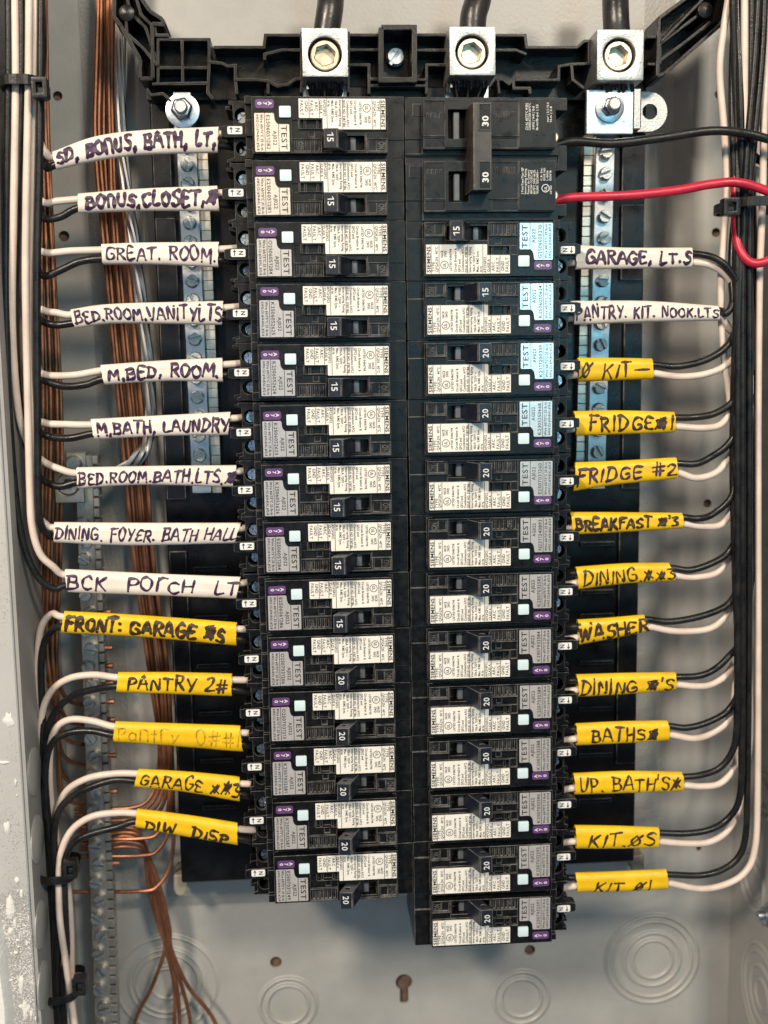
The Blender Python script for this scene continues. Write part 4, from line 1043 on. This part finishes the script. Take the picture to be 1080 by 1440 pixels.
# how each wire goes on from its sleeve: left rows 1 to 9 join the bundle above, rows 10 to 14 the one below, right ones climb
LW = {  # (white exit, black exit) pixels before the bundle
    1: ([(66, 216)], [(66, 236)]), 2: ([(80, 283), (62, 285)], [(85, 305), (62, 307)]), 3: ([(100, 353), (62, 355)], [(112, 368), (85, 380), (62, 388)]), 4: ([(80, 440), (60, 436)], [(80, 457), (60, 452)]),
    5: ([(100, 528), (60, 526)], [(120, 541), (90, 543), (60, 534)]), 6: ([(95, 597), (60, 594)], [(100, 616), (75, 615), (60, 610)])}
LX = {1: (50, 56), 2: (42, 50), 3: (34, 44), 4: (26, 38), 5: (46, 30), 6: (36, 22)}
LY = {1: (20, 25), 2: (21, 26), 3: (22, 28), 4: (24, 30), 5: (28, 33), 6: (32, 34)}
EXPL = {
    (7, 'w'): [(85, 660, 19), (60, 648, 22), (40, 625, 22), (25, 570, 18), (17, 450, 15), (19, 300, 14), (22, 125, 14), (21, 0, 14), (21, -90, 14)],
    (7, 'b'): [(85, 684, 19), (62, 676, 22), (46, 655, 26), (32, 600, 24), (22, 500, 18), (23, 320, 16), (30, 125, 15), (30, 0, 15), (30, -90, 15)],
    (8, 'w'): [(64, 737, 18), (52, 723, 20), (46, 695, 21), (46, 600, 20), (46, 400, 18), (48, 125, 16), (49, 0, 15), (49, -90, 15)],
    (8, 'b'): [(68, 752, 17), (58, 738, 15), (54, 705, 13), (53, 600, 13), (52, 400, 13), (55, 250, 13), (57, 125, 13), (58, 0, 13), (58, -90, 13)],
    (9, 'w'): [(75, 797, 16), (56, 778, 14), (45, 740, 13), (42, 690, 13), (39, 560, 13), (36, 400, 13), (37, 280, 13), (40, 125, 13), (41, 0, 13), (41, -90, 13)],
    (9, 'b'): [(76, 828, 17), (54, 812, 15), (36, 775, 14), (24, 715, 14), (14, 600, 14), (9, 450, 14), (9, 300, 14), (12, 125, 14), (12, 0, 14), (12, -90, 14)],
    (10, 'w'): [(74, 863, 24), (60, 878, 27), (54, 910, 30), (54, 980, 32), (60, 1100, 34), (68, 1225, 34), (76, 1300, 32), (88, 1385, 30), (102, 1460, 28), (110, 1520, 28)],
    (10, 'b'): [(72, 888, 24), (62, 905, 27), (58, 940, 28), (60, 1010, 30), (62, 1110, 30), (68, 1225, 30), (72, 1300, 30), (76, 1385, 30), (80, 1460, 30), (82, 1520, 30)],
    (11, 'w'): [(130, 949, 22), (95, 955, 24), (70, 975, 27), (58, 1015, 30), (60, 1100, 33), (78, 1225, 36), (82, 1300, 36), (84, 1385, 36), (86, 1460, 36), (88, 1520, 36)],
    (11, 'b'): [(130, 970, 22), (100, 980, 25), (75, 1005, 28), (64, 1045, 29), (64, 1110, 28), (74, 1225, 28), (78, 1300, 28), (82, 1385, 27), (88, 1460, 28), (90, 1520, 28)],
    (12, 'w'): [(130, 1014, 21), (98, 1012, 22), (78, 1026, 24), (70, 1060, 27), (72, 1130, 32), (86, 1225, 36), (90, 1300, 38), (92, 1385, 38), (94, 1460, 38), (96, 1520, 38)],
    (12, 'b'): [(130, 1028, 21), (98, 1030, 22), (74, 1044, 23), (64, 1080, 24), (66, 1140, 24), (76, 1225, 24), (78, 1300, 26), (78, 1385, 27), (82, 1460, 27), (84, 1520, 27)],
    (13, 'w'): [(160, 1088, 20), (125, 1094, 21), (96, 1110, 23), (82, 1135, 26), (78, 1170, 30), (92, 1225, 34), (99, 1290, 34), (101, 1385, 34), (104, 1460, 36), (106, 1520, 36)],
    (13, 'b'): [(160, 1097, 20), (125, 1108, 20), (96, 1124, 21), (80, 1148, 21), (76, 1185, 21), (80, 1225, 21), (84, 1290, 23), (80, 1385, 25), (86, 1460, 27), (88, 1520, 27)],
    (14, 'w'): [(165, 1143, 19), (130, 1148, 19), (103, 1165, 19), (88, 1192, 19), (83, 1225, 20), (84, 1290, 20), (92, 1350, 21), (97, 1385, 22), (108, 1460, 24), (116, 1520, 24)],
    (14, 'b'): [(165, 1163, 19), (130, 1172, 19), (105, 1184, 19), (92, 1205, 19), (90, 1225, 20), (92, 1290, 22), (94, 1340, 24), (88, 1385, 25), (92, 1460, 27), (94, 1520, 27)]}
RX = {
    (3, 'b'): [(1005, 363, 15), (1028, 382, 14), (1041, 412, 15), (1048, 470, 20), (1052, 540, 26), (1060, 565, 32), (1066, 530, 36), (1062, 400, 36), (1066, 200, 34), (1066, 0, 34), (1066, -90, 34)],
    (3, 'w'): [(1002, 374, 18), (1024, 391, 19), (1035, 418, 21), (1042, 480, 27), (1048, 550, 32), (1056, 580, 37), (1062, 545, 40), (1058, 400, 40), (1056, 200, 38), (1054, 0, 38), (1054, -90, 38)],
    (4, 'b'): [(1021, 441, 15), (1030, 425, 16), (1029, 395, 19), (1030, 340, 23), (1040, 240, 26), (1050, 100, 24), (1056, 0, 22), (1058, -90, 22)],
    (4, 'w'): [(1021, 455, 20), (1029, 466, 23), (1038, 456, 27), (1042, 400, 30), (1046, 250, 30), (1048, 100, 28), (1050, 0, 28), (1050, -90, 28)],
    (6, 'w'): [(985, 602, 18), (1012, 598, 19), (1025, 580, 20), (1026, 560, 21), (1019, 510, 22), (1014, 440, 22), (1014, 390, 22), (1018, 330, 22), (1022, 260, 21), (1018, 180, 20), (1012, 100, 20), (1018, 40, 19), (1027, -20, 19), (1034, -90, 19)],
    (15, 'b'): [(985, 1231, 19), (1018, 1222, 19), (1040, 1203, 19), (1049, 1170, 19), (1051, 1100, 19), (1053, 900, 18), (1054, 600, 16), (1054, 300, 15), (1056, 100, 15), (1057, 0, 15), (1057, -90, 15)],
    (15, 'w'): [(985, 1250, 20), (1022, 1243, 21), (1048, 1226, 22), (1061, 1196, 23), (1065, 1130, 24), (1066, 900, 24), (1066, 600, 22), (1068, 400, 20), (1072, 290, 19), (1076, 100, 18), (1079, 0, 18), (1080, -90, 18)],
    (14, 'b'): [(965, 1172, 18), (1000, 1166, 18), (1025, 1150, 18), (1040, 1122, 17), (1043, 1060, 16), (1044, 900, 15), (1044, 600, 14), (1046, 300, 14), (1060, 100, 14), (1066, 0, 14), (1067, -90, 14)],
    (13, 'w'): [(985, 1106, 19), (1012, 1102, 20), (1030, 1082, 22), (1037, 1050, 25), (1040, 900, 27), (1042, 600, 25), (1044, 330, 18), (1046, 200, 16), (1047, 100, 15), (1047, 0, 15), (1047, -90, 15)],
    (13, 'b'): [(985, 1090, 18), (1012, 1080, 17), (1030, 1056, 16), (1036, 1020, 15), (1037, 900, 14), (1037, 600, 14), (1040, 400, 14), (1052, 280, 15), (1070, 100, 15), (1075, 0, 15), (1076, -90, 15)],
}
SLOTS_B = {5: (1040, 22), 6: (1048, 20), 7: (1058, 19), 8: (1034, 20), 9: (1040, 17), 10: (1049, 24), 11: (1060, 24), 12: (1034, 16)}
SLOTS_W = {5: (1066, 28), 7: (1054, 29), 8: (1042, 33), 9: (1060, 33), 10: (1048, 37), 11: (1062, 38), 12: (1036, 29), 14: (1056, 42)}

for n_, (sd, row, top, bot, txt, x0, x1, lo, hi, slant, wid, colr, desc) in enumerate(SL):
    left = sd == 'L'
    Yn, Yf_ = (17.5, 18.5)
    sl = Sleeve(top, bot, Yf_ if left else Yn, Yn if left else Yf_)
    q = MB(); nst = 30; prof = []
    nk = 12
    for i in range(nst + 1):
        t = i / nst; ring = []
        for k in range(nk): ring.append(sl.pt(t, math.sin(math.pi / 2 * (-1 + 2 * k / nk))))
        C, H = sl.frame(t)
        for k in range(nk):
            kk = math.sin(math.pi / 2 * (1 - 2 * k / nk)); y = 2.1 * max(0, 1 - abs(kk) ** 2.6) ** .5
            ring.append(C + H * kk + Vector((0, y, 0)))
        if i in (0, nst):
            kx_ = rnd.uniform(-.09, .09); ring = [p + Vector((rnd.uniform(-.2, .2) + kx_ * (p.z - C.z), 0, 0)) for p in ring]
        prof.append(ring)
    m_ = 2 * nk; inner = [[sl.frame(i / nst)[0] + (p - sl.frame(i / nst)[0]) * .86 for p in prof[i]] for i in (0, 1)]
    vs_ = [p for r in prof for p in r]; fs_ = []
    for i in range(nst):
        for j in range(m_): fs_.append((i * m_ + j, i * m_ + (j + 1) % m_, (i + 1) * m_ + (j + 1) % m_, (i + 1) * m_ + j))
    q.add(vs_, fs_)
    for e, dirn in ((0, 1), (nst, -1)):                    # open ends with a wall thickness
        C0 = sl.frame(e / nst)[0]; C1 = sl.frame((e + dirn * 3) / nst)[0]
        o_ = prof[e]; i_ = [C0 + (p - C0) * .88 for p in o_]; j_ = [p + (C1 - C0) for p in i_]
        q.add(o_ + i_ + j_, [(j, (j + 1) % m_, m_ + (j + 1) % m_, m_ + j) for j in range(m_)] + [(m_ + j, m_ + (j + 1) % m_, 2 * m_ + (j + 1) % m_, 2 * m_ + j) for j in range(m_)])
    slv = q.build('wire_sleeve', colr, smooth=True)
    tag(slv, desc, 'wire label', 'handwritten sleeves on the circuit wires')
    xa_, xb_ = (top[0][0] + bot[0][0]) / 2, (top[-1][0] + bot[-1][0]) / 2
    mk = 'marker' if colr == 'sleeve' else ('faint_marker' if row == 12 and left else 'brown_marker')
    if sd == 'R' and row == 7: mk = 'marker'
    hw = handwriting(sl, txt, x0, x1, lo, hi, slant, wid, xa_, xb_, seed=n_ + 3)
    hw.build('handwriting', mk, slv)
    # the two wires
    z = LROW(row); sx = -1 if left else 1
    for cl in 'wb':
        up = (cl == 'w') == left
        kz = .42 if up else -.42
        zt_ = z + (6.0 if up else -6.6)
        near, far = (1.0, 0.0) if left else (0.0, 1.0)
        pts = [Vector((sx * 66, 22, zt_ * .35 + .65 * (sl.frame(near)[0].z + sl.frame(near)[1].z * kz))), Vector((sx * 72, 20.5, zt_ * .2 + .8 * (sl.frame(near)[0].z + sl.frame(near)[1].z * kz)))]
        for t in ([1, .75, .5, .25, 0] if left else [0, .25, .5, .75, 1]):
            C, H = sl.frame(t); pts.append(C + H * kz + Vector((0, .3, 0)))
        C, H = sl.frame(far); E_ = C + H * kz
        if left:
            if row <= 6:
                ex = LW[row][0 if cl == 'w' else 1]; sx_, Ys = LX[row][0 if cl == 'w' else 1], LY[row][0 if cl == 'w' else 1]
                ylast = ex[-1][1]
                path = [(a, c, 19.5) for a, c in ex] + [(sx_ + 6, ylast - 18, Ys - 1), (sx_, ylast - 62, Ys)]
                yy = ylast - 160
                while yy > -60: path.append((sx_ + 4 * math.sin(yy * .012 + row) - (4 if 180 < yy < 520 else 0), yy, Ys)); yy -= 120
                path.append((sx_, -90, Ys))
            else: path = EXPL[(row, cl)]
        else:
            if (row, cl) in RX: path = RX[(row, cl)]
            else:
                sx_, Ys = (SLOTS_B if cl == 'b' else SLOTS_W)[row]
                xe = (top[-1][0] + bot[-1][0]) / 2; ye = (top[-1][1] * .7 + bot[-1][1] * .3) if cl == 'b' else (top[-1][1] * .25 + bot[-1][1] * .75)
                g_ = 1028 - xe
                if cl == 'b': path = [(xe + .35 * g_, ye + 1, 18), (xe + .7 * g_, ye - 7, 18), (1026, ye - 26, 18), (sx_ * .4 + 1036 * .6, ye - 62, Ys * .5 + 9)]
                else: path = [(xe + .35 * g_, ye + 4, 20), (xe + .72 * g_, ye - 1, 21), (1024, ye - 20, 22), (sx_ * .4 + 1034 * .6, ye - 60, Ys * .6 + 9)]
                path = [(a_ + rnd.uniform(-6, 6), c_ + rnd.uniform(-3, 3), d_ + rnd.uniform(-1, 1)) for a_, c_, d_ in path]
                yy = ye - 150
                while yy > -40: path.append((sx_ + 4 * math.sin(yy * .009 + row * 2) + rnd.uniform(-1, 1), yy, Ys + 2 * math.sin(yy * .013 + row))); yy -= 110
                path.append((sx_ + 8, -90, Ys))
        pts += [at(*p_) for p_ in path]
        cn = 'white' if cl == 'w' else 'black'
        wire('%s wire running through the %s sleeve' % (cn, short[(sd, row)]), cn + '_wire', pts, 1.62, 'wires through the handwritten sleeves')

# the pair of heavier wires from the double breaker
wire('heavy black wire crossing from the two pole breaker', 'black_wire', [Vector((62, 15, -7))] + [at(*p_) for p_ in ((805, 199, 14), (860, 202, 12), (930, 194, 10), (1000, 184, 8), (1050, 188, 8), (1085, 197, 8), (1122, 207, 12), (1128, 224, 18), (1088, 230, 22), (1058, 218, 23), (1040, 180, 23), (1033, 120, 23), (1035, 50, 22), (1037, 0, 21), (1038, -90, 21))], 1.9, n=14)
wire('heavy red wire looping from the two pole breaker', 'red_wire', [Vector((62, 15, -32))] + [at(*p_) for p_ in ((795, 279, 13), (880, 275, 12), (950, 268, 10), (1000, 259, 8), (1040, 257, 7), (1085, 272, 7), (1122, 300, 8), (1118, 348, 9), (1082, 366, 10), (1058, 370, 11), (1043, 356, 13), (1035, 325, 16), (1034, 250, 18), (1036, 180, 24), (1039, 100, 27), (1041, 0, 28), (1041, -90, 28))], 2.0, n=14)

# ------------------------------------------------------------------ bare copper and aluminium
CG = 'bare copper ground wires'
for i in range(6):                                         # the left run, seen past the left bundle
    o = (i - 2.5)
    tab = [(-90, 60 + o * 1.6), (60, 62 + o * 1.6), (200, 62 + o * 2.2), (400, 68 + o * 4), (600, 74 + o * 5.2), (800, 70 + o * 5.4), (900, 68 + o * 4.4), (960, 72 + o * 3)]
    pts = [at(x + rnd.uniform(-1.2, 1.2), y, 50 + (i % 2) * 3 - (4 if y < 200 else 0)) for y, x in tab]
    yj = 985 + i * 28; pts += [at(80 + i, yj - 25, 54), at(96, yj, 58), at(118, yj + 6, 63)]
    wire('bare copper wire behind the left bundle, %s of six' % ('leftmost', 'second from left', 'third from left', 'third from right', 'second from right', 'rightmost')[i], 'copper', pts, 1.0, CG, 8, name='ground_wire')
for i in range(7):                                         # the middle run
    o = i - 3
    tab = [(-90, 152 + o * 4.4), (80, 152 + o * 5), (200, 153 + o * 6.2), (330, 160 + o * 5.6), (500, 176 + o * 5.4), (650, 190 + o * 4.6), (800, 204 + o * 4.4), (950, 224 + o * 4.2)]
    pts = [at(x + rnd.uniform(-1.5, 1.5), y, 62 + (i % 3) * 2) for y, x in tab]
    if i < 4:                                              # carry on to the bottom and fan out
        yj = [1138, 1146, 1154, 1163][i]
        pts += [at(224 + i * 3, yj - 95, 64), at(220 + i * 4, yj - 40, 62), at(208 + i * 2, yj - 12, 60), at(185, yj - 2, 60), at(150, yj, 61), at(105, yj, 63)]
        lab_ = 'bare copper wire turning into the ground bar behind the DISP sleeve, %s of four' % ('topmost', 'second', 'third', 'lowest')[i]
    else:                                                  # loop back left into the ground bar
        yj = [1180, 1204, 1254][i - 4]
        pts += [at(238 + (i - 4) * 3, yj - 110, 62), at(236 + (i - 4) * 2, yj - 40, 60), at(222, yj - 8, 58), at(200, yj - 1, 58), at(150, yj, 60), at(100, yj, 62)]
        lab_ = 'bare copper wire curving left into the ground bar, %s of three' % ('upper', 'middle', 'lowest')[i - 4]
    wire(lab_, 'copper', pts, 1.0, CG, 8, name='ground_wire')
for i in range(5):
    yj = 1166 + i * 7; ex = [188, 246, 252, 268, 304][i]
    wire('bare copper wire fanning out over the bottom knockout, %s of five' % ('leftmost', 'second from left', 'middle', 'second from right', 'rightmost')[i], 'copper',
         [at(x + rnd.uniform(-1, 1), y + rnd.uniform(-1, 1), Y) for x, y, Y in ((112, yj, 63), (150, yj, 61), (176, yj - 4, 60), (193 + i * 2, yj + 2, 61), (203 + i * 3, yj + 26, 63), (211 + i * 4, 1255, 65), (224 + i * 3.4, 1305, 67), (231 + i * 2.5, 1335, 68), (234 + (ex - 234) * .45 + (6 if 0 < i < 4 else 0), 1388, 70), (ex, 1442, 72), (ex * 1.3 - 72, 1540, 74))], 1.05, CG, 8, name='ground_wire')
g_ = thing('stranded_ground_cable', 'bright stranded aluminium cable running down to the ground lug', 'cable', at(200, 400, 66))
for i in range(4):
    o = i - 1.5; pts = []
    for k, (x, y) in enumerate([(172, -90), (170, 60), (170, 180), (178, 270), (188, 340), (198, 420), (207, 500), (212, 570), (209, 615), (196, 642), (172, 662), (140, 676), (110, 682), (85, 682)]):
        ph = k * 1.25 + i * math.pi / 2
        s_ = 5.5 if y < 620 else 5
        pts.append(at(x + s_ * math.cos(ph), y + (s_ * math.cos(ph) if y > 640 else 0), 62 + 2.2 * math.sin(ph) - (4 if y > 640 else 0)))
    MB().tube(catmull(pts, 8), 1.25, 8).build('strand', 'aluminium', g_, smooth=True)

# ------------------------------------------------------------------ cable ties
def cable_tie(label, xa_, xb_, y, Ya, Yb, head_x, hpx=13, tilt=0.0, hw_=20, hh=27):
    c0, c1 = at(xa_, y, (Ya + Yb) / 2), at(xb_, y, (Ya + Yb) / 2); cx, cz = (c0.x + c1.x) / 2, c0.z; rx, ry = (c1.x - c0.x) / 2, (Yb - Ya) / 2
    t = thing('cable_tie', label, 'cable tie', (cx, Yb, cz), 'black cable ties on the bundles'); h = hpx / FPX * 495 / 2; q = MB(); n = 36; vs_ = []; fs_ = []
    for i in range(n):
        a = 2 * math.pi * i / n; ca, sa = math.cos(a), math.sin(a); e = .62
        x = rx * math.copysign(abs(ca) ** e, ca); y_ = ry * math.copysign(abs(sa) ** e, sa); zc = cz + tilt * x
        for sc_, zz in ((1, -h), (1, h), (.93, h), (.93, -h)): vs_.append((cx + x * sc_, (Ya + Yb) / 2 + y_ * sc_, zc + zz))
    for i in range(n):
        for j in range(4): fs_.append((i * 4 + j, i * 4 + (j + 1) % 4, ((i + 1) % n) * 4 + (j + 1) % 4, ((i + 1) % n) * 4 + j))
    q.add(vs_, fs_); q.build('strap', 'black_wire', t, bevel=.15)
    hp = at(head_x, y, Ya - 2.5); a, c = hw_ / FPX * 480 / 2, hh / FPX * 480 / 2
    q = MB(); q.slab(rrect(hp.x - a, hp.x + a, hp.z - c, hp.z + c, .7), [rrect(hp.x - a * .45, hp.x + a * .45, hp.z - c * .5, hp.z + c * .5, .2, 2)], lambda x, z: (x, Ya - 4.2, z), lambda x, z: (x, Ya + 1.2, z)); q.build('head', 'black_wire', t, bevel=.25, smooth=True, segs=2)
    q = MB(); q.box(hp.x - a * .4, hp.x + a * .4, Ya - 2.6, Ya, hp.z - c * .45, hp.z + c * .1); q.build('pawl', 'handle', t, bevel=.2)
    return t


cable_tie('black cable tie on the upper left bundle near the top', 6, 66, 124, 8, 40, 56)
cable_tie('black cable tie on the right bundle below the red wire', 1014, 1100, 291, 5, 44, 1028, 13, 0, 24, 24)
cable_tie('upper black cable tie on the lower left bundle', 58, 112, 1222, 15, 42, 99, 12)
cable_tie('lower black cable tie on the lower left bundle, near the corner', 66, 118, 1386, 16, 44, 112, 12, .12)
